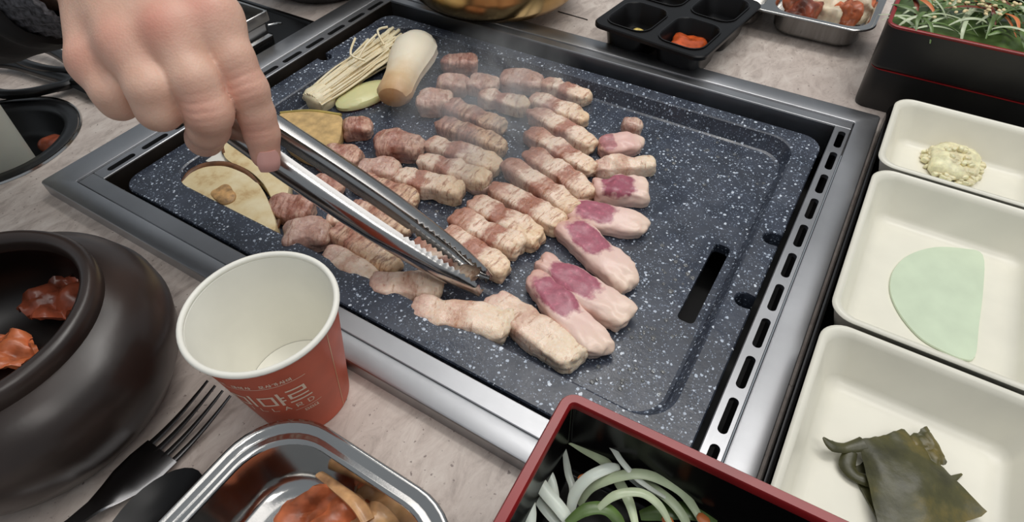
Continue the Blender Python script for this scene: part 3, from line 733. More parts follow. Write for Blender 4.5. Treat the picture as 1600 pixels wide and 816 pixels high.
# ================================================================== IVORY DISHES
def dish_tray():
    t = thing('black_tray', 'glossy black tray under the three ivory dishes along the right of the grill', 'tray', (.0395, .116, 0))
    def q(i, z): return rr(.0395+i, .168-i, .116+i, .520-i, .008-i*.5, z, 5)
    mesh_obj('tray_body', *loft([q(.003, 0), q(.0006, .001), q(0, .004), q(.0002, .017), q(.001, .0185), q(.002, .0185), q(.0028, .017), q(.0040, .005), q(.006, .003)], True, True), 'lacquer', t, angle=50)
dish_tray()
def dish(label, x0, x1, y0, y1, H=.036, z0=.0032):
    t = thing('ivory_dish', label, 'dish', (x0, y0, z0))
    def q(i, z, r=.013): return rr(x0+i, x1-i, y0+i, y1-i, max(.005, r-i*.3), z0+z, 8)
    H -= z0
    mesh_obj('outer_wall', *loft([q(.014, 0), q(.0115, .001), q(.0095, .004), q(.0018, H-.004), q(.0003, H-.0022), q(0, H-.0012), q(.0006, H-.0003), q(.0016, H)], True), 'melamine', t, angle=50)
    mesh_obj('inner_wall', *loft([q(.0016, H), q(.0036, H-.0006), q(.0052, H-.0040), q(.0125, .0075), q(.0150, .0045), q(.020, .0032)], False, True), 'melamine', t, angle=50)
    return z0+.0032
DZ = dish('ivory dish holding a heap of minced garlic, farthest of the three', .0400, .1550, .4050, .5000)
dish('ivory dish holding a pale green radish slice, middle one of the three', .0405, .1550, .2550, .4015)
dish('ivory dish holding folded dark kelp, nearest of the three', .0400, .1550, .1200, .2515)
def garlic():
    c = P(1492, 250, .012); r = random.Random(3); V = []
    t = thing('garlic_heap', 'heap of pale yellow minced garlic in the farthest ivory dish', 'minced garlic', (c.x, c.y, DZ))
    t['kind'] = 'stuff'
    for i in range(230):
        a = r.uniform(0, 6.283); q = math.sqrt(r.random()); x = c.x+q*.019*math.cos(a)*1.0; y = c.y+q*.024*math.sin(a)
        z = DZ+max(0, (1-q**1.6))*.0125*r.uniform(.35, 1)+.001
        v, f = blob(r.uniform(.003, .0065), r.uniform(.003, .005), r.uniform(.0022, .004), i, 3, 3, .5)
        an = r.uniform(0, 6.28); v = np.stack([v[:, 0]*math.cos(an)-v[:, 1]*math.sin(an)+x, v[:, 0]*math.sin(an)+v[:, 1]*math.cos(an)+y, v[:, 2]+z-.001], 1); V.append((list(map(tuple, v)), f))
    core, cf = blob(.034, .042, .011, 5, 2.5, 8, .25); core = core+np.array([c.x, c.y, DZ]); V.append((list(map(tuple, core)), cf))
    o = mesh_obj('garlic_bits', *join(*V), 'garlic', t); o['kind'] = 'stuff'
    k = P(1546, 236, .014); v, f = blob(.007, .006, .005, 77, 2.5, 5, .3); o = mesh_obj('golden_bit', list(map(tuple, v+np.array([k.x, k.y, DZ+.004]))), f, 'mustard', t)
garlic()
def radish():
    pts = [(1536, 398), (1505, 388), (1460, 386), (1420, 398), (1397, 420), (1390, 445), (1395, 470), (1412, 500), (1440, 530), (1475, 550), (1505, 562), (1524, 558), (1530, 510), (1537, 450)]
    w = [P(x, y, DZ+.0013) for x, y in pts]; sp = smooth_path(w, 4, True); n = len(sp)
    c = sum(sp, Vector())/n
    ring = lambda s, z: [(c.x+(p.x-c.x)*s, c.y+(p.y-c.y)*s, z) for p in sp]
    o = mesh_obj('radish_slice', *loft([ring(.99, DZ+.0001), ring(1, DZ+.0006), ring(.99, DZ+.0015), ring(.93, DZ+.0016)], True, True), 'radish')
    tag(o, 'thin pale green half-round pickled radish slice flat in the middle ivory dish', 'radish')
radish()
def kelp():
    t = thing('kelp_leaf', 'folded dark olive green kelp leaf in the nearest ivory dish', 'kelp', (P(1410, 750, DZ).x, P(1410, 750, DZ).y, DZ))
    def patch(name, c4, seed, z0, th=.0011, n=16, wob=.0022, bulge=.004):
        a, b, c, d = [P(x, y, DZ+z0) for x, y in c4]; g = []
        for i in range(n+1):
            r = []
            for j in range(n+1):
                u, v = i/n, j/n; p = (a*(1-u)+b*u)*(1-v)+(d*(1-u)+c*u)*v
                e = .0012*noise.noise(Vector((u*7+seed, v*7, 0)))
                z = bulge*math.sin(math.pi*u)*math.sin(math.pi*v)**.6+wob*noise.noise(Vector((u*3+seed, v*3, seed)))+.0008*noise.noise(Vector((u*9, v*9, seed)))
                r.append(Vector((p.x+e, p.y-e, max(DZ+.0007, p.z+z))))
            g.append(r)
        mesh_obj(name, *sheet(g, th), 'kelp', t, angle=75)
    patch('under_fold', [(1330, 735), (1400, 690), (1520, 810), (1400, 870)], 1, .001, wob=.001, bulge=.001)
    patch('main_fold', [(1342, 690), (1412, 672), (1542, 800), (1385, 880)], 4, .006, bulge=.005)
    patch('corner_flap', [(1410, 690), (1447, 667), (1480, 722), (1440, 745)], 7, .006, bulge=.0015)
    p = [P(1286, 684, DZ+.009), P(1300, 697, DZ+.007), P(1322, 700, DZ+.006), P(1350, 694, DZ+.007)]; sp = smooth_path(p, 5)
    mesh_obj('pointed_tip', *tube(sp, rad_interp([.0006, .0032, .0026, .004], len(sp)), 8, .45, (0, 0, 1)), 'kelp', t)
    p = [P(1330, 705, DZ+.005), P(1324, 728, DZ+.003), P(1338, 745, DZ+.003), P(1360, 752, DZ+.003)]; sp = smooth_path(p, 5)
    mesh_obj('curled_edge', *tube(sp, rad_interp([.003, .0042, .003, .0035], len(sp)), 8, .5, (0, 0, 1)), 'kelp', t)
    p = [P(1478, 752, DZ+.001), P(1490, 748, DZ+.0015), P(1503, 741, DZ+.001)]
    mesh_obj('shred', *tube(p, [.0016, .0016, .0005], 6, .5, (0, 0, 1)), 'kelp', t)
kelp()

# ================================================================== SAUCE TRAY, FAR TRAY, GOLD BOWL, LEFT-BACK THINGS
def sauce_tray():
    cx, cy, rz, z0 = -.1585, .5555, math.radians(-7), .033
    hw, hh = .057, .066
    t = thing('sauce_tray', 'black four-compartment sauce tray behind the far edge of the grill', 'sauce tray', (cx, cy, 0), rz=rz)
    c, s = math.cos(rz), math.sin(rz)
    T = lambda pts: [(cx+x*c-y*s, cy+x*s+y*c, z) for x, y, z in pts]
    cells = [(-.027, -.0315), (.027, -.0315), (-.027, .0315), (.027, .0315)]
    cr = lambda k, i, z: rr(k[0]-.0225+i, k[0]+.0225-i, k[1]-.0265+i, k[1]+.0265-i, .013-i*.5, z, 5)
    outl = rr(-hw, hw, -hh, hh, .010, 0, 5)
    v, f = fill2d([rr(-hw+.001, hw-.001, -hh+.001, hh-.001, .010, 0, 5)]+[cr(k, 0, 0) for k in cells], z0)
    edge = loft([rr(-hw+.001, hw-.001, -hh+.001, hh-.001, .010, z0, 5), rr(-hw, hw, -hh, hh, .0105, z0-.001, 5), rr(-hw, hw, -hh, hh, .0105, z0-.004, 5), rr(-hw+.002, hw-.002, -hh+.002, hh-.002, .010, z0-.0045, 5)])
    vv, ff = join((v, f), edge); mesh_obj('top_plate', T(vv), ff, 'melamine_black', t)
    for k in cells:
        iv = loft([cr(k, -.0004, z0+.0009), cr(k, .0006, z0+.0011), cr(k, .0016, z0), cr(k, .004, .016), cr(k, .006, .0125), cr(k, .009, .012)], False, True)
        ov = loft([cr(k, -.001, z0-.003), cr(k, .0022, .006), cr(k, .0045, .001), cr(k, .007, 0)], False, True)
        vv, ff = join(iv, ov); mesh_obj('sauce_cup', T(vv), ff, 'melamine_black', t)
    def puddle(k, name, m, hx, hy, h, ox, oy, seed, lb, cat, n=7):
        v, f = blob(hx*2, hy*2, h, seed, 2.4, n, .3); v = v+np.array([k[0]+ox, k[1]+oy, .0122]); v = T(list(map(tuple, v)))
        tag(mesh_obj(name, v, f, m), lb, cat)
    puddle(cells[1], 'red_sauce', 'sauce', .0170, .0200, .016, .001, .000, 3, 'orange red bean sauce in the near right cup of the black sauce tray', 'sauce')
    puddle(cells[0], 'mustard_smear', 'mustard', .009, .005, .005, .003, .006, 6, 'streak of yellow paste in the near left cup of the black sauce tray', 'sauce')
    puddle(cells[2], 'pale_sauce_smear', 'mustard', .012, .006, .006, .002, .004, 9, 'pale yellow paste in the far left cup of the black sauce tray', 'sauce')
sauce_tray()
def far_tray():
    z0 = .027; x0, x1, y0, y1 = -.135, .0065, .612, .735
    t = thing('divided_steel_plate', 'stainless steel plate with kimchi and pale greens beside the stacked boxes', 'plate', (x0, y0, 0))
    R_ = lambda i, z: rr(x0+i, x1-i, y0+i, y1-i, .020-i*.4, z, 8)
    a = lambda i, z: rr(-.088+i, .000-i, y0+.008+i, y1-.01-i, .020-i*.3, z, 8)
    b = lambda i, z: rr(-.128+i, -.096-i, y0+.008+i, y1-.01-i, .012-i*.3, z, 8)
    v, f = fill2d([R_(.003, 0), a(0, 0), b(0, 0)], z0-.0012)
    mesh_obj('plate_rim', *join((v, f), loft([R_(.003, z0-.0012), R_(.0016, z0), R_(.0005, z0-.0003), R_(0, z0-.0013), R_(.001, z0-.0026)])), 'steel', t, angle=60)
    for q in (a, b):
        mesh_obj('compartment', *loft([q(0, z0-.0012), q(.001, z0-.002), q(.0035, .006), q(.006, .002), q(.010, .0008)], False, True), 'steel', t, angle=60)
    v, f = fill2d([R_(.001, 0)], z0-.003)
    G = 'side dishes on the divided plate'
    pz = .004
    for k, (px, py, sz, m, sd, lb) in enumerate([(1255, 12, .016, 'kimchi_dark', 2.2, 'brownish kimchi clump at the left of the divided steel plate'), (1290, 8, .018, 'sprout', 5.5, 'pale soft greens in the middle of the divided steel plate'), (1325, 16, .014, 'kimchi', 9.1, 'red orange kimchi piece at the near edge of the divided steel plate'), (1352, 8, .016, 'sprout', 12.7, 'pale soft greens at the right of the divided steel plate'), (1362, 10, .009, 'kimchi', 3.9, 'small orange kimchi bit beside the red rim of the salad box'), (1235, 4, .012, 'kimchi', 6.4, 'small orange kimchi piece at the left corner of the divided plate')]):
        c = P(px, py, .026); v, f = blob(sz*2, sz*1.8, .022+.002*(k % 3), sd, 2.4, 9, .45, fine=.12)
        tag(mesh_obj('kimchi_piece' if 'kim' in m else 'pale_greens', list(map(tuple, v+np.array([min(max(c.x, -.07), -.012), c.y+.018, pz]))), f, m, angle=70), lb, 'side dish', G)
far_tray()
def gold_bowl():
    c = (-.357, .5415)
    t = thing('gold_bowl', 'shiny gold coloured metal bowl overlapping the far corner of the grill', 'bowl', (c[0], c[1], 0))
    mesh_obj('bowl_outside', *lathe(c, [(.002, 0), (.030, 0), (.0335, .0015), (.0345, .0126), (.052, .0138), (.070, .0160), (.083, .0210), (.0915, .030), (.095, .045), (.097, .105), (.0985, .108)], 80, True), 'gold', t, angle=60)
    mesh_obj('bowl_inside', *lathe(c, [(.0985, .108), (.0975, .109), (.095, .105), (.093, .045), (.082, .028), (.055, .019), (.002, .016)], 80, False, True), 'gold', t, angle=60)
gold_bowl()
def back_left():
    # black tray lying against the left side of the frame
    a = P(502, 38, .004); x1 = FX0-.003; y1 = a.y
    t = thing('black_serving_tray', 'flat black tray lying against the left side of the grill frame', 'tray', (x1-.13, y1-.20, 0))
    def q(i, z): return rr(x1-.135+i, x1-i, y1-.13+i, y1-i, .004, z, 4)
    mesh_obj('tray_plate', *loft([q(.002, 0), q(0, .001), q(0, .005), q(.0015, .006), q(.005, .006), q(.007, .004)], True, True), 'lacquer', t)
    e = P(437, 66, .006); f_ = P(400, 85, .006); x1b = max(e.x, f_.x)-.002
    t = thing('steel_caddy', 'open stainless steel box standing on the flat black tray behind the hand', 'box', (x1b-.07, e.y-.16, .004))
    def w(i, z): return rr(x1b-.075+i, x1b-i, e.y-.095+i, e.y-i, .003, z+.0042, 4)
    mesh_obj('caddy_body', *loft([w(.004, 0), w(.0015, .001), w(.0010, .010), w(.0035, .012), w(.0035, .022), w(0, .025), w(0, .034), w(.0012, .0345), w(.0022, .034), w(.0040, .024), w(.005, .004)], True, True), 'steel', t, angle=30)
    hn = P(430, 42, .022); mesh_obj('latch', *tube([Vector((x1b-.006, e.y-.001, .022)), Vector((x1b-.003, e.y+.008, .021)), Vector((x1b+.001, e.y+.010, .021))], .0011, 8), 'steel', t)
    c0 = P(497, 12, 0.0); dv = Vector((CF.x, CF.y, 0)).normalized(); c = c0+dv*.062
    t = thing('cast_iron_pot', 'dark round pot at the top edge behind the flat black tray', 'pot', (c.x, c.y, 0))
    mesh_obj('pot_body', *lathe((c.x, c.y), [(.002, 0), (.050, 0), (.058, .003), (.066, .012), (.075, .026), (.080, .045), (.081, .060), (.078, .0605), (.076, .045), (.060, .012), (.002, .008)], 64, True, True), 'black_plastic', t, angle=60)
    mesh_obj('pot_rim', *lathe((c.x, c.y), [(.081+.0025*math.cos(k*math.pi/6), .060+.0025*math.sin(k*math.pi/6)) for k in range(13)], 64), 'darksteel', t)
back_left()
def well():
    t = thing('round_table_well', 'round black bowl with a thin metal edge sunk into the table at left', 'bowl', (WC[0], WC[1], -.03))
    mesh_obj('metal_edge', *lathe(WC, [(WR-.001, .0002), (WR, .0014), (WR+.0012, .0018), (WR+.002, .0003)], 64), 'steel', t)
    mesh_obj('bowl_lining', *lathe(WC, [(WR-.0008, .0014), (WR-.004, .0026), (WR-.011, .0020), (WR-.014, -.004), (WR-.018, -.022), (WR-.028, -.029), (.002, -.029)], 64, False, True), 'black_plastic', t, angle=60)
    c = (WC[0]+.010, WC[1]-.019)
    t = thing('white_container', 'milky white plastic container standing in the round black bowl at left', 'container', (c[0], c[1], -.028))
    mesh_obj('container_wall', *lathe(c, [(.030, -.0282), (.0335, -.027), (.0365, .030), (.039, .085), (.0385, .087), (.037, .086), (.034, .02), (.030, -.024), (.002, -.025)], 64, True, True), 'white_plastic', t, angle=60)
    mesh_obj('container_rim', *lathe(c, [(.039+.0015*math.cos(k*math.pi/6), .086+.0015*math.sin(k*math.pi/6)) for k in range(13)], 64), 'white_plastic', t)
    b = P(58, 225, -.012); v, f = blob(.026, .018, .014, 4, 2.5, 8, .4)
    tag(mesh_obj('orange_peel', list(map(tuple, v+np.array([b.x-.002, b.y+.012, -.0288]))), f, 'kimchi_dark'), 'brownish orange scrap inside the round black bowl', 'food scrap')
    t = thing('scissors', 'black plastic handled kitchen scissors lying behind the round black bowl', 'scissors', tuple(P(80, 115, .008)))
    def loop(pts, r, z=.009):
        return tube(smooth_path([P(x, y, z) for x, y in pts], 6, True), r, 10, .8, None, True)
    mesh_obj('handle_loop', *loop([(-30, 100), (15, 99), (70, 114), (112, 128), (80, 138), (40, 146), (0, 146), (-35, 130)], .0055), 'black_plastic', t)
    mesh_obj('handle_loop', *loop([(20, 82), (45, 72), (75, 76), (108, 96), (113, 110), (85, 110), (55, 104), (28, 94)], .0052, .012), 'black_plastic', t)
    for k, (a, b, d) in enumerate([((100, 118), (150, 142), (205, 150)), ((98, 112), (150, 130), (205, 139))]):
        p = [P(*a, .009+.002*k), P(*b, .009+.002*k), P(*d, .008+.002*k)]
        mesh_obj('blade', *tube(p, [.0085, .0075, .003], 8, .22, (0, 0, 1)), 'black_plastic', t)
    pv = P(118, 126, .012); mesh_obj('pivot', *lathe((pv.x, pv.y), [(.0045, .008), (.0045, .0145), (.003, .0155)], 20, True, True), 'black_plastic', t)
    cl = [P(-40, 60, .02), P(20, 66, .022), P(60, 70, .02)]
well()

# ================================================================== VEGETABLES ON THE GRILL
def place(v, a, b, z):
    """local x from a to b on the pan, base at z"""
    d = (b-a); an = math.atan2(d.y, d.x); c = (a+b)/2
    return (c.x, c.y, z), an
def enoki():
    a, b = P(488, 160, FLR+.008), P(622, 62, FLR+.014)
    t = thing('enoki_bundle', 'bundle of thin cream enoki mushroom stems leaning toward the king oyster mushroom', 'mushroom', (a.x, a.y, FLR))
    ax = (b-a); L = ax.length; ax.normalize(); sd = ax.cross(Vector((0, 0, 1))).normalized(); up = sd.cross(ax)
    r = random.Random(5); stems = []
    for i in range(190):
        u = r.uniform(-1, 1); w = r.uniform(-1, 1)
        if u*u+w*w > 1: continue
        spread = 1.0+.9*r.random()
        l = L*r.uniform(.78, 1.04)
        cv = r.uniform(-.004, .004)
        pts = [a+ax*(l*s)+sd*(u*.0125*(1+(spread-1)*s*.6)+cv*math.sin(math.pi*s*1.5)+.004*u*s*s)+up*(max(-.006, w*.008*(1+.3*s)+r.uniform(-.001, .001))) for s in (0, .25, .5, .75, 1)]
        rad = r.uniform(.0007, .0012); stems.append((pts, rad, l))
    for pts, rad, l in stems:
        mesh_obj('enoki_stem', *tube(smooth_path(pts, 2), rad_interp([rad, rad*.9, rad*.9, rad, rad*1.5], 9), 6), 'enoki', t)
    for e in ([(570, 95, .014), (548, 85, .018), (555, 60, .020)], [(600, 70, .014), (590, 48, .022), (606, 42, .024)], [(560, 90, .016), (572, 70, .022), (588, 54, .024)]):
        pts = smooth_path([P(*q) for q in e], 4); mesh_obj('enoki_stem', *tube(pts, .0011, 6), 'enoki', t)
    v, f = blob(.024, .026, .018, 3, 3, 8, .1); v = v-np.array([0, 0, .009]); R_ = np.array([tuple(ax), tuple(sd), tuple(up)])
    mesh_obj('enoki_root', [tuple(q@R_+np.array(a+ax*.010)) for q in v], f, 'enoki', t)
enoki()
def oyster():
    a, b = P(614, 156, FLR+.015), P(654, 74, FLR+.017)
    ax = (b-a).normalized(); L = (b-a).length+.012; rings = []; n = 28
    prof = [(-.03, .004), (0, .0125), (.06, .0160), (.2, .0158), (.35, .0165), (.5, .0190), (.65, .0215), (.8, .0215), (.92, .0165), (.985, .008), (1, .002)]
    sd = ax.cross(Vector((0, 0, 1))).normalized(); up = sd.cross(ax); v = []; 
    for s, r in prof:
        rings.append([(L*s, r*1.02*math.cos(2*math.pi*k/n)*(1+.03*math.sin(3*k)), r*.78*math.sin(2*math.pi*k/n)) for k in range(n)])
    V, F = loft(rings, True, True); V = [(x, y, z) for x, y, z in V]
    o = mesh_obj('king_oyster_mushroom', V, F, 'oyster', loc=(a.x, a.y, FLR+.0172)); o.rotation_euler = (0, -math.atan2(.004, L), math.atan2(ax.y, ax.x))
    tag(o, 'plump cream king oyster mushroom with a browned stem end, back of the grill', 'mushroom')
oyster()
def onion():
    c = P(570, 146, FLR+.006); dv = P(612, 128, FLR+.006)-P(528, 165, FLR+.006); an = math.atan2(dv.y, dv.x)
    rings = []
    for s, z in ((.86, 0), (1, .002), (1, .005), (.9, .0072), (.55, .0085), (.1, .009)):
        rings.append([(.030*s*math.cos(k*math.pi/16), .017*s*math.sin(k*math.pi/16)*(1 if k < 16 else .9), z) for k in range(32)])
    o = mesh_obj('onion_slice', *loft(rings, True, True), 'onion', loc=(c.x, c.y, FLR)); o.rotation_euler = (0, 0, an)
    tag(o, 'pale yellow-green onion slice between the enoki and the king oyster mushroom', 'onion')
onion()
def poly_slab(name, m, px, z0, h, label, cat, k=4, parent=None, shrink=.96):
    w = [P(x, y, z0+h) for x, y in px]; sp = smooth_path(w, k, True); c = sum(sp, Vector())/len(sp)
    ring = lambda s, z: [(c.x+(p.x-c.x)*s, c.y+(p.y-c.y)*s, z) for p in sp]
    V, F = loft([ring(shrink, z0), ring(1, z0+h*.2), ring(1, z0+h*.8), ring(.985, z0+h), ring(.8, z0+h*1.02), ring(.4, z0+h*1.03), ring(.02, z0+h*1.03)], True, True)
    o = mesh_obj(name, V, F, m, parent)
    if label: tag(o, label, cat)
    return o, sp, c
t = thing('tan_vegetable_slab', 'glistening tan vegetable slab with a greenish edge below the enoki bundle', 'vegetable', tuple(P(485, 200, FLR)))
poly_slab('slab_face', 'tan_slab', [(440, 176), (485, 174), (530, 180), (535, 196), (528, 225), (500, 250), (450, 230), (436, 195)], FLR, .010, None, None, parent=t)
tb = smooth_path([P(438, 177, FLR+.0095), P(485, 173.5, FLR+.0095), P(533, 180, FLR+.0095)], 4); mesh_obj('slab_rind', *tube(tb, .0016, 8), 'tan_rind', t)
def mushroom_slice():
    t = thing('mushroom_slice', 'large half mushroom slice with a brown rim and stem scar in the left corner', 'mushroom', tuple(P(350, 320, FLR)))
    edge = [(281, 287), (296, 270), (322, 259), (355, 258), (385, 270), (408, 292), (424, 325), (432, 352), (424, 362), (385, 348), (340, 325), (305, 303)]
    o, sp, c = poly_slab('cut_face', 'mush', edge, FLR+.0005, .0125, None, None, parent=t)
    rim = smooth_path([P(x, y, FLR+.0115) for x, y in [(283, 289), (298, 271), (323, 260), (355, 259), (385, 271), (405, 290)]], 5)
    mesh_obj('brown_rim', *tube(rim, rad_interp([.0014, .0030, .0034, .0030, .0014], len(rim)), 10), 'mush_rim', t)
    rim = smooth_path([P(x, y, FLR+.009) for x, y in [(436, 345), (432, 356), (426, 363)]], 5)
    mesh_obj('brown_rim', *tube(rim, [.0018]*len(rim), 10), 'mush_rim', t)
    s = P(348, 304, FLR+.0135); v, f = blob(.026, .015, .0035, 12, 2.4, 10, .25); an = math.radians(-20)
    v = np.stack([v[:, 0]*math.cos(an)-v[:, 1]*math.sin(an)+s.x, v[:, 0]*math.sin(an)+v[:, 1]*math.cos(an)+s.y, v[:, 2]+FLR+.0115], 1)
    mesh_obj('stem_scar', list(map(tuple, v)), f, 'mush_stem', t)
    t = thing('mushroom_slice', 'cream mushroom slice lying behind the brown-rimmed half, under the fingertip', 'mushroom', tuple(P(400, 270, FLR)))
    poly_slab('cut_face', 'mush', [(352, 222), (370, 214), (400, 225), (440, 250), (452, 285), (446, 312), (430, 318), (412, 288), (388, 266), (358, 252), (348, 238)], FLR+.0005, .011, None, None, parent=t)
    w = smooth_path([P(x, y, FLR+.011) for x, y in [(350, 240), (348, 228), (356, 219)]], 4); mesh_obj('brown_rim', *tube(w, [.0014]*len(w), 8), 'mush_rim', t)
    o, _, _ = poly_slab('white_chunk', 'paper_white', [(318, 250), (325, 238), (358, 234), (362, 250), (345, 256)], FLR, .008, 'small white vegetable chunk behind the brown-rimmed mushroom slice', 'vegetable')
mushroom_slice()

# ================================================================== PORK
TOPZ = FLR+.011
def pork(label, a, b, wid, h, m, seed, group, p=4, amp=.12, necks=(), bend=0, taper=0, n=18, name='pork_belly_strip', fine=.05, z=FLR):
    A, B = P(*a, z+h*.8), P(*b, z+h*.8); L = (B-A).length
    v, f = blob(L, wid, h, seed, p, n, amp, necks, bend, taper, fine)
    loc, an = place(None, A, B, z)
    o = mesh_obj(name, list(map(tuple, v)), f, m, loc=(loc[0], loc[1], z)); o.rotation_euler = (0, 0, an)
    return tag(o, label, 'meat', group)
RG, SG, CG = 'raw pork belly slices on the right', 'cooked pork belly strips', 'cooked pork chunks'
nk = ((-.35, .16, .12), (.25, .12, .12)); nk2 = ((-.2, .22, .13),); 
for a in [
 ('nearest pink raw pork slice with two mauve lean spots, beside the pale strip', (833, 428), (945, 548), .0215, .014, 'raw_a', 1, RG, 4, .10, ((-.55, .12, .15),), .03, .05),
 ('raw pork slice with an oval mauve centre, second nearest of the raw ones', (840, 400), (982, 496), .0235, .014, 'raw_b', 2, RG, 4, .10, ((-.62, .25, .16),), .02, .08),
 ('raw pork slice with a mauve upper half, third nearest of the raw ones', (884, 345), (990, 442), .0245, .0135, 'raw_a', 3, RG, 4, .10, (), -.02, .0),
 ('raw pork slice lying crosswise with a long white tail, fourth nearest raw one', (885, 322), (1015, 352), .0235, .012, 'raw_a', 4, RG, 3.5, .12, (), .03, -.1),
 ('blocky raw pork piece with a large mauve face, above the crosswise slice', (927, 290), (1014, 290), .0235, .016, 'raw_c', 5, RG, 5, .14, ((-.55, .3, .2),), 0, .1),
 ('pink and white pork piece with a browned right end above the blocky raw piece', (928, 256), (1022, 252), .0185, .013, 'belly_pale', 6, RG, 4, .2, (), 0, .0),
 ('pale pink half-cooked pork piece near the small brown lump at right', (933, 225), (1008, 218), .0210, .013, 'raw_d', 7, RG, 3.4, .22, (), 0, -.1)]:
    pork(*a, name='raw_pork_slice')
pork('small grey-brown pork lump at the top of the raw slices', (972, 190), (1004, 193), .015, .014, 'lump', 8, CG, 3, .2, name='pork_chunk')
for a in [
 ('pale pink-topped cooked pork strip at the front, left of the nearest raw slice', (768, 462), (906, 562), .0225, .0145, 'belly_pale', 11, SG, 4.5, .08, ((-.5, .12, .12),), .01, .05),
 ('grey and cream pork strip nearest the front edge, below the tong tips', (643, 478), (800, 508), .0240, .016, 'belly_pale', 12, SG, 4, .12, ((-.2, .10, .12),), 0, .12),
 ('golden brown pork piece lying under the lower tong arm by the front rim', (578, 442), (692, 440), .0215, .016, 'belly_pale', 13, SG, 3.4, .16, (), .05, 0),
 ('cream rounded pork piece beside the paper cup rim, right of the grey chunk', (507, 388), (588, 434), .0185, .016, 'belly_pale', 14, SG, 3.2, .14, (), 0, -.1),
 ('striped pork strip just left of the lower tong arm', (518, 352), (618, 412), .0195, .014, 'belly_brown', 15, SG, 4, .12, nk, 0, 0),
 ('pork strip gripped between the toothed jaws of the tongs', (648, 372), (742, 428), .0165, .015, 'belly', 16, SG, 4, .14, nk, 0, 0),
 ('pork strip lying against the right side of the tong tips', (694, 358), (792, 420), .0185, .014, 'belly', 17, SG, 4.5, .10, nk, 0, 0),
 ('two-lobed pork strip with a white fat dot, second from the tong tips', (708, 335), (818, 386), .0200, .0145, 'belly', 18, SG, 4.5, .10, ((-.12, .28, .14),), 0, 0),
 ('cream crinkled pork strip with a brown band, third from the tong tips', (736, 308), (848, 374), .0205, .0145, 'belly', 19, SG, 4.5, .12, nk2, 0, 0),
 ('cream pork strip with a square fatty end, fourth from the tong tips', (770, 288), (880, 350), .0195, .0145, 'belly', 20, SG, 4.5, .10, ((-.4, .18, .14),), 0, 0),
 ('long red-banded pork strip, fifth from the tong tips', (793, 252), (900, 326), .0190, .0145, 'belly', 21, SG, 4.5, .10, nk, 0, 0),
 ('browned pork strip with golden lines, sixth from the tong tips', (822, 232), (924, 300), .0190, .0140, 'belly', 22, SG, 4.5, .10, nk, 0, 0),
 ('pork strip with a blunt cream end, third from the far end of the right column', (824, 200), (930, 264), .0190, .0140, 'belly', 23, SG, 4.5, .10, nk, 0, 0),
 ('pork strip second from the far end of the right column', (828, 168), (930, 225), .0190, .0135, 'belly', 24, SG, 4.5, .10, nk, 0, 0),
 ('short cream-ended pork strip at the far end of the right column', (830, 148), (916, 184), .0190, .0135, 'belly', 25, SG, 4.5, .10, nk2, 0, 0),
 ('wedge-shaped pork piece farthest right at the back rim', (848, 124), (920, 150), .0190, .0135, 'belly', 26, SG, 4, .12, nk2, 0, -.12),
 ('boxy pork piece at the back, left of the wedge-shaped one', (780, 115), (848, 126), .0260, .0145, 'lump', 27, SG, 4, .14, (), 0, 0),
 ('cream-ended pork strip half veiled by steam behind the middle column', (748, 145), (826, 164), .0190, .0135, 'belly', 29, SG, 4.5, .10, nk2, 0, 0),
 ('steam-veiled pork strip at the far end of the middle column', (690, 158), (788, 196), .0200, .0145, 'belly_brown', 33, SG, 4.2, .10, nk, 0, 0),
 ('pork strip second from the far end of the middle column', (682, 186), (790, 226), .0200, .0145, 'belly_brown', 34, SG, 4.2, .10, nk, 0, 0),
 ('ridged pork strip with a notched left end, third in the middle column', (667, 218), (782, 258), .0205, .0145, 'belly', 35, SG, 4.2, .10, ((-.45, .3, .12),), 0, 0),
 ('seared pork strip with an orange-brown fatty end, fourth in the middle column', (656, 246), (767, 280), .0200, .0150, 'belly', 36, SG, 4.5, .10, nk, 0, 0),
 ('seared pork strip with a split golden end at the near end of the middle column', (616, 270), (724, 296), .0205, .0150, 'belly', 37, SG, 4.5, .10, nk, 0, 0),
 ('browned pork strip touching the upper tong arm', (552, 272), (650, 312), .0190, .0140, 'belly_brown', 38, SG, 4, .14, nk, 0, 0),
 ('pork strip seen in the gap between the two tong arms', (545, 318), (640, 358), .0170, .0120, 'belly_brown', 39, SG, 4, .14, nk, 0, 0)]:
    pork(*a)
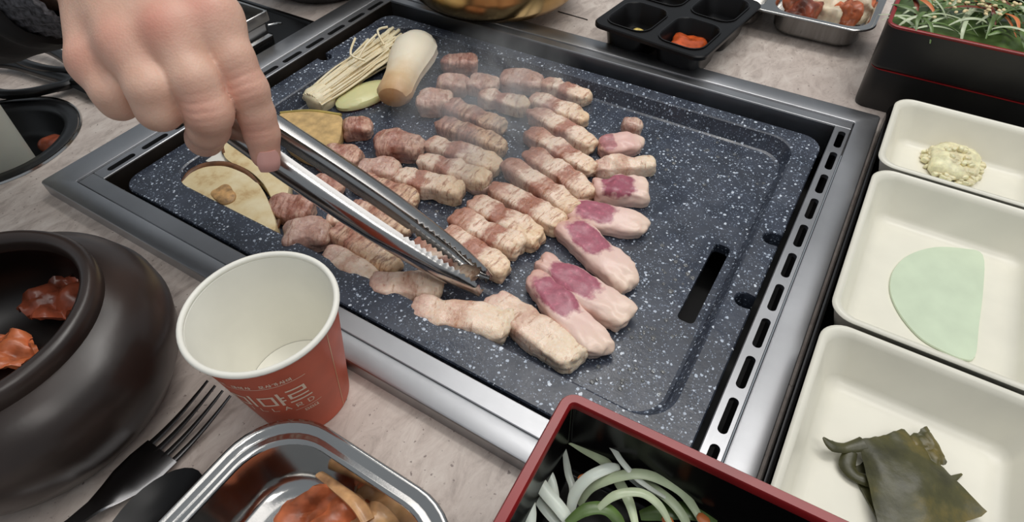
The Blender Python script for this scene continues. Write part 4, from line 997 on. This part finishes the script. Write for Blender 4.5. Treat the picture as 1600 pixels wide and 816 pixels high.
for a in [
 ('pinkish brown pork lump in the steam behind the wedge of strips', (730, 122), (780, 128), .0250, .0145, 'lump', 28, CG, 3.4, .2),
 ('squarish pork chunk farthest back, right of the king oyster mushroom', (689, 92), (746, 94), .0210, .0160, 'lump_brown', 30, CG, 4, .15),
 ('mauve-grey pork chunk right beside the cap of the king oyster mushroom', (682, 124), (732, 128), .0220, .0160, 'lump', 31, CG, 3.6, .18),
 ('pinkish grey pork cube at the stem of the king oyster mushroom', (650, 155), (708, 150), .0240, .0175, 'lump', 32, CG, 4.5, .14),
 ('large brown and white pork chunk standing alone left of the middle column', (583, 216), (662, 222), .0270, .0200, 'lump_brown', 41, CG, 3.2, .22),
 ('flat pinkish pork chunk in front of the large brown and white chunk', (560, 258), (626, 262), .0220, .0140, 'lump', 42, CG, 3.6, .18),
 ('dark brown pork chunk below the tan vegetable slab', (495, 236), (564, 242), .0260, .0150, 'lump_brown', 43, CG, 3.6, .16),
 ('small brown pork chunk right of the tan vegetable slab', (534, 196), (582, 192), .0210, .0150, 'lump_brown', 44, CG, 3.2, .22),
 ('brown pork chunk half hidden behind the upper tong arm near the fingertip', (478, 280), (535, 292), .0200, .0130, 'lump_brown', 45, CG, 3.4, .2),
 ('glossy brown pork chunk between the mushroom slices and the lower tong arm', (418, 318), (492, 322), .0230, .0150, 'lump_brown', 46, CG, 3, .26),
 ('ragged grey-white pork chunk above the paper cup', (437, 358), (516, 360), .0260, .0180, 'lump', 47, CG, 2.8, .3),
 ('small golden pork scrap tucked under the lower tong arm', (508, 342), (540, 340), .0110, .0100, 'belly_pale', 48, CG, 3.4, .15),
 ('tiny pork scrap behind the cream crinkled strip', (734, 293), (768, 293), .0075, .0070, 'lump', 49, CG, 3, .25, (), 0, 0, 7)]:
    pork(*a, name='pork_chunk')
# grease droplets on the bare part of the pan
def grease():
    r = random.Random(4); V = []
    for cx, cy, n_, sp in ((1005, 515, 26, 26), (1105, 240, 30, 60), (1020, 590, 24, 40), (900, 590, 14, 30), (700, 340, 16, 40), (960, 150, 24, 40), (1060, 430, 20, 40)):
        for i in range(n_):
            p = P(cx+r.gauss(0, sp), cy+r.gauss(0, sp*.5), FLR)
            if not (RX0+.01 < p.x < RX1-.01 and RY0+.01 < p.y < RY1-.01): continue
            if -.037 < p.x < -.02 and .24 < p.y < .33: continue
            a, f = cube_sphere(3, 2); s = r.uniform(.0006, .0019); V.append(([tuple(q*np.array([s, s*r.uniform(.7, 1.3), s*.35])+np.array(p)) for q in a], f))
    t = NT('pork_grease'); t.set(Base__Color=(.8, .8, .78, 1), Roughness=.05, Transmission__Weight=.9, IOR=1.45); t.noise(t.coord(), 10)
    tag(mesh_obj('grease_droplets', *join(*V), t.m), 'scattered clear grease droplets on the bare speckled pan', 'grease', kind='stuff')
grease()

# ================================================================== TONGS
def tongs():
    tip = P(757, 448, -.001); t = thing('tongs', 'long stainless steel tongs with toothed jaws held over the pork', 'tongs', tuple(tip))
    def arm(p_tip, p_back, sgn, O):
        A = (p_back-p_tip).normalized(); L = (p_back-p_tip).length
        o = (O-A*O.dot(A)).normalized()*sgn; wd = A.cross(o); n = 12; K = 170; outr = []; inr = []
        for k in range(K+1):
            s = k/K; x = s*L
            w = np.interp(x, [0, .006, .02, .05, .09, .16, .3], [.0035, .0072, .0088, .0095, .0100, .0100, .0085])
            dp = np.interp(x, [0, .03, .08, .3], [.0045, .0085, .0108, .0108])
            bow = .0022*math.sin(math.pi*min(1, s*1.05))
            c = p_tip+A*x+o*(bow)
            tooth = .0024*(abs((x/.0042) % 1-.5)*2-.5) if x < .062 else 0
            ro, ri = [], []
            for i in range(n+1):
                a = math.pi*(i/n); ca, sa = math.cos(a), math.sin(a)**.75
                e = tooth if i in (0, n) else 0
                ro.append(tuple(c+wd*(w*ca)+o*(dp*sa-e)))
                ri.append(tuple(c+wd*((w-.0009)*ca)+o*((dp-.0009)*sa-e)))
            outr.append(ro+ri[::-1])
        mesh_obj('arm', *loft(outr, True, True), 'chrome', t, angle=35)
    lo_t, lo_b = P(752, 456, -.001), D(322, 166, .352)
    up_t, up_b = P(764, 438, .000), D(345, 154, .354)
    A = ((lo_b+up_b)/2-(lo_t+up_t)/2).normalized(); mid = (lo_b+up_b+lo_t+up_t)/4
    C = (CPOS-mid).normalized(); Sv = A.cross(C).normalized()
    if Sv.dot(up_b-lo_b) < 0: Sv = -Sv
    Cp = (C-A*C.dot(A)).normalized(); th = math.radians(24); O = Sv*math.cos(th)-Cp*math.sin(th)
    arm(lo_t, lo_b, -1, O); arm(up_t, up_b, 1, O)
    h = D(275, 122, .360)
    bend = smooth_path([lo_b, (lo_b+h)/2+(h-up_b)*.05, h, (up_b+h)/2, up_b], 6)
    mesh_obj('hinge_bend', *tube(bend, .0080, 12, .35), 'chrome', t)
tongs()

# ================================================================== HAND
def hand():
    f = FPX
    def cc(px, py, t): return np.array([(px-800)/f*t, -(py-408)/f*t, t])
    def seg(Pt, a, b, ra, rb):
        d = b-a; L2 = d@d; h = np.clip((Pt-a)@d/L2, 0, 1); return np.linalg.norm(Pt-a-h[:, None]*d, axis=1)-(ra+(rb-ra)*h)
    def smin(a, b, k):
        h = np.clip(.5+.5*(b-a)/k, 0, 1); return b*(1-h)+a*h-k*h*(1-h)
    mm = .001
    MC = {'index': (cc(333, 30, .302), 14.0), 'middle': (cc(268, 50, .293), 13.6), 'ring': (cc(202, 72, .293), 13.0), 'pinky': (cc(148, 97, .301), 11.5)}
    WR_ = {'index': (cc(225, -110, .316), 16), 'middle': (cc(180, -95, .310), 17), 'ring': (cc(150, -70, .310), 16.5), 'pinky': (cc(138, -30, .316), 13.5)}
    FG = {'index': [(333, 30, .302, 13.0), (363, 92, .305, 10.8), (386, 140, .312, 10.6), (400, 178, .321, 9.5), (409, 208, .328, 9.1), (415, 242, .335, 8.1)],
          'middle': [(268, 50, .293, 12.8), (304, 125, .295, 11.6), (327, 176, .302, 11.2), (326, 200, .314, 10.2), (320, 216, .328, 9.4), (315, 220, .345, 8.0)],
          'ring': [(202, 72, .293, 12.4), (238, 138, .293, 11.8), (249, 169, .299, 11.0), (250, 172, .322, 9.6), (258, 158, .338, 8.4)],
          'pinky': [(148, 97, .301, 11.0), (176, 142, .300, 10.0), (186, 158, .305, 9.2), (196, 158, .325, 8.2), (215, 145, .335, 7.2)]}
    TH = [(120, -60, .335, 17), (230, 40, .345, 14), (300, 120, .362, 11.5), (345, 160, .372, 10.0), (372, 190, .374, 8.4)]
    def chain(Pt, pts, k):
        d = None
        for p, q in zip(pts, pts[1:]):
            e = seg(Pt, cc(*p[:3]), cc(*q[:3]), p[3]*mm, q[3]*mm); d = e if d is None else smin(d, e, k)
        return d
    def sdf(Pt):
        palm = None
        for k in MC:
            e = seg(Pt, WR_[k][0], MC[k][0], WR_[k][1]*mm, MC[k][1]*mm); palm = e if palm is None else smin(palm, e, .012)
        e = seg(Pt, cc(110, -70, .330), cc(255, 30, .318), .022, .015); palm = smin(palm, e, .010)
        e = seg(Pt, cc(140, -60, .322), cc(-60, -52, .345), .023, .024); palm = smin(palm, e, .014)
        d = None
        for k in FG:
            e = smin(palm, chain(Pt, FG[k], .0035), .0075); d = e if d is None else smin(d, e, .0011)
        d = smin(d, chain(Pt, TH, .004), .006)
        return d
    allp = [cc(*p[:3]) for c_ in FG.values() for p in c_]+[cc(*p[:3]) for p in TH]+[w[0] for w in WR_.values()]+[cc(-90, -55, .352)]
    lo = np.min(allp, 0)-.032; hi = np.max(allp, 0)+.032
    V, F = surface_nets(sdf, lo, hi, .00115)
    # one smoothing step, then project back and wrinkle
    E = np.concatenate([F[:, [0, 1]], F[:, [1, 2]], F[:, [2, 3]], F[:, [3, 0]]])
    for _ in range(2):
        s = np.zeros_like(V); c = np.zeros(len(V)); np.add.at(s, E[:, 0], V[E[:, 1]]); np.add.at(c, E[:, 0], 1); np.add.at(s, E[:, 1], V[E[:, 0]]); np.add.at(c, E[:, 1], 1)
        V = V*.4+.6*s/c[:, None]
    red = np.zeros(len(V))
    for k, r, a in (('index', .011, .55), ('middle', .012, .6), ('ring', .011, .4), ('pinky', .012, .35)):
        c = MC[k][0]+np.array([0, .0, -.012]); red = np.maximum(red, a*np.exp(-(np.linalg.norm(V-c, axis=1)/r)**2))
    def nrm():
        n = np.zeros_like(V); fn = np.cross(V[F[:, 2]]-V[F[:, 0]], V[F[:, 3]]-V[F[:, 1]])
        for i in range(4): np.add.at(n, F[:, i], fn)
        return n/(np.linalg.norm(n, axis=1, keepdims=True)+1e-12)
    N = nrm(); 
    if np.mean(np.einsum('ij,ij->i', N, V-V.mean(0))) < 0: N = -N
    for k, ip in (('index', 2), ('middle', 2), ('index', 4)):
        a, b, c = [cc(*FG[k][i][:3]) for i in (ip-1, ip, ip+1)]; d = (c-a)/np.linalg.norm(c-a); q = V-b-np.array([0, 0, -.008]); s = q@d; rr_ = np.linalg.norm(q, axis=1)
        amp = .00045 if ip == 2 else .0002
        V = V-N*(amp*np.maximum(0, np.cos(2*np.pi*s/.0042+.8*np.sin(q[:, 0]*300)))*np.exp(-(rr_/.0085)**2))[:, None]
        red = np.maximum(red, .45*np.exp(-(rr_/.010)**2))
    for k in FG:
        tpt = cc(*FG[k][-1][:3]); red = np.maximum(red, .4*np.exp(-(np.linalg.norm(V-tpt, axis=1)/.014)**2))
    A = np.array([tuple(CR), tuple(CU), tuple(CF)])
    Wd = V@A+np.array(CPOS)
    t = thing('person', "person's right hand reaching from the upper left, gripping the tongs, black sleeve", 'person', tuple(D(60, -50, .335)))
    o = mesh_obj('hand', list(map(tuple, Wd)), F, 'skin', t, angle=180)
    at = o.data.attributes.new('redness', 'FLOAT', 'POINT'); at.data.foreach_set('value', red.astype(np.float32))
    # nail
    tp = D(415, 242, .335); dp = D(409, 208, .328); ax = (tp-dp).normalized(); toc = (CPOS-tp).normalized(); nn = (toc-ax*toc.dot(ax)).normalized()
    sd = ax.cross(nn); nn = (nn+sd*(.16 if sd.dot(CR) > 0 else -.16)).normalized(); sd = ax.cross(nn); g = []
    for i in range(11):
        r = []
        for j in range(9):
            u = i/10*2-1; a = (j/8*2-1)*.80*(1-.12*max(0, -u)**2*3-.10*max(0, u)**3); rad = .0084-.0012*max(0, u)**2
            p = tp+ax*(.0012+u*.0064)+nn*(rad*math.cos(a)+.0004-(.0011*max(0, u)**2))+sd*(rad*math.sin(a)); r.append(p)
        g.append(r)
    mesh_obj('fingernail', *sheet(g, .0006), 'nail', t, angle=60)
    # knitted cuff and black sleeve
    def sleeve(name, pts, rads, m, n=40, rib=0, fold=0, seed=0):
        pts = smooth_path([D(*p) for p in pts], 8); K = len(pts); rs = rad_interp(rads, K); _, T, Nn = frames(pts); rings = []
        for i, p in enumerate(pts):
            b = T[i].cross(Nn[i]); ring = []
            for k in range(n):
                a = 2*math.pi*k/n; r = rs[i]*(1+rib*(1 if k % 2 else -1))+fold*noise.noise(Vector((math.cos(a)*2+seed, math.sin(a)*2, i*.25)))
                ring.append(tuple(p+Nn[i]*(r*math.cos(a))+b*(r*math.sin(a))))
            rings.append(ring)
        first = [tuple(pts[0]+(Vector(q)-pts[0])*.9) for q in rings[0]]; last = [tuple(pts[-1]+(Vector(q)-pts[-1])*.5) for q in rings[-1]]
        inn = [tuple(pts[2]+(Vector(q)-pts[0])*.88) for q in rings[0]]
        mesh_obj(name, *loft([inn, first]+rings+[last], False, True), m, t, angle=60)
    sleeve('knit_cuff', [(120, -50, .318), (85, -46, .324), (45, -42, .332), (0, -40, .338)], [.0325, .0335, .0345, .035], 'knit', 72, .022)
    sleeve('jacket_sleeve', [(66, -42, .326), (20, -38, .334), (-60, -30, .342), (-200, -30, .360), (-420, -60, .40), (-560, -260, .44), (-640, -520, .46)], [.0375, .042, .046, .050, .058, .064, .068], 'jacket', 40, 0, .004)
hand()

# ================================================================== STEAM
def steam():
    c = P(770, 190, .035); v, f = cube_sphere(10, 2)
    d = Vector((CR.x, CR.y, 0)).normalized(); e = Vector((-d.y, d.x, 0))
    q = [tuple(c+d*(p[0]*.075)+e*(p[1]*.10)+Vector((0, 0, p[2]*.052+.012))) for p in v]
    tag(mesh_obj('steam', q, f, 'steam'), 'thin grey steam rising over the middle of the pork strips', 'steam', kind='stuff')
steam()
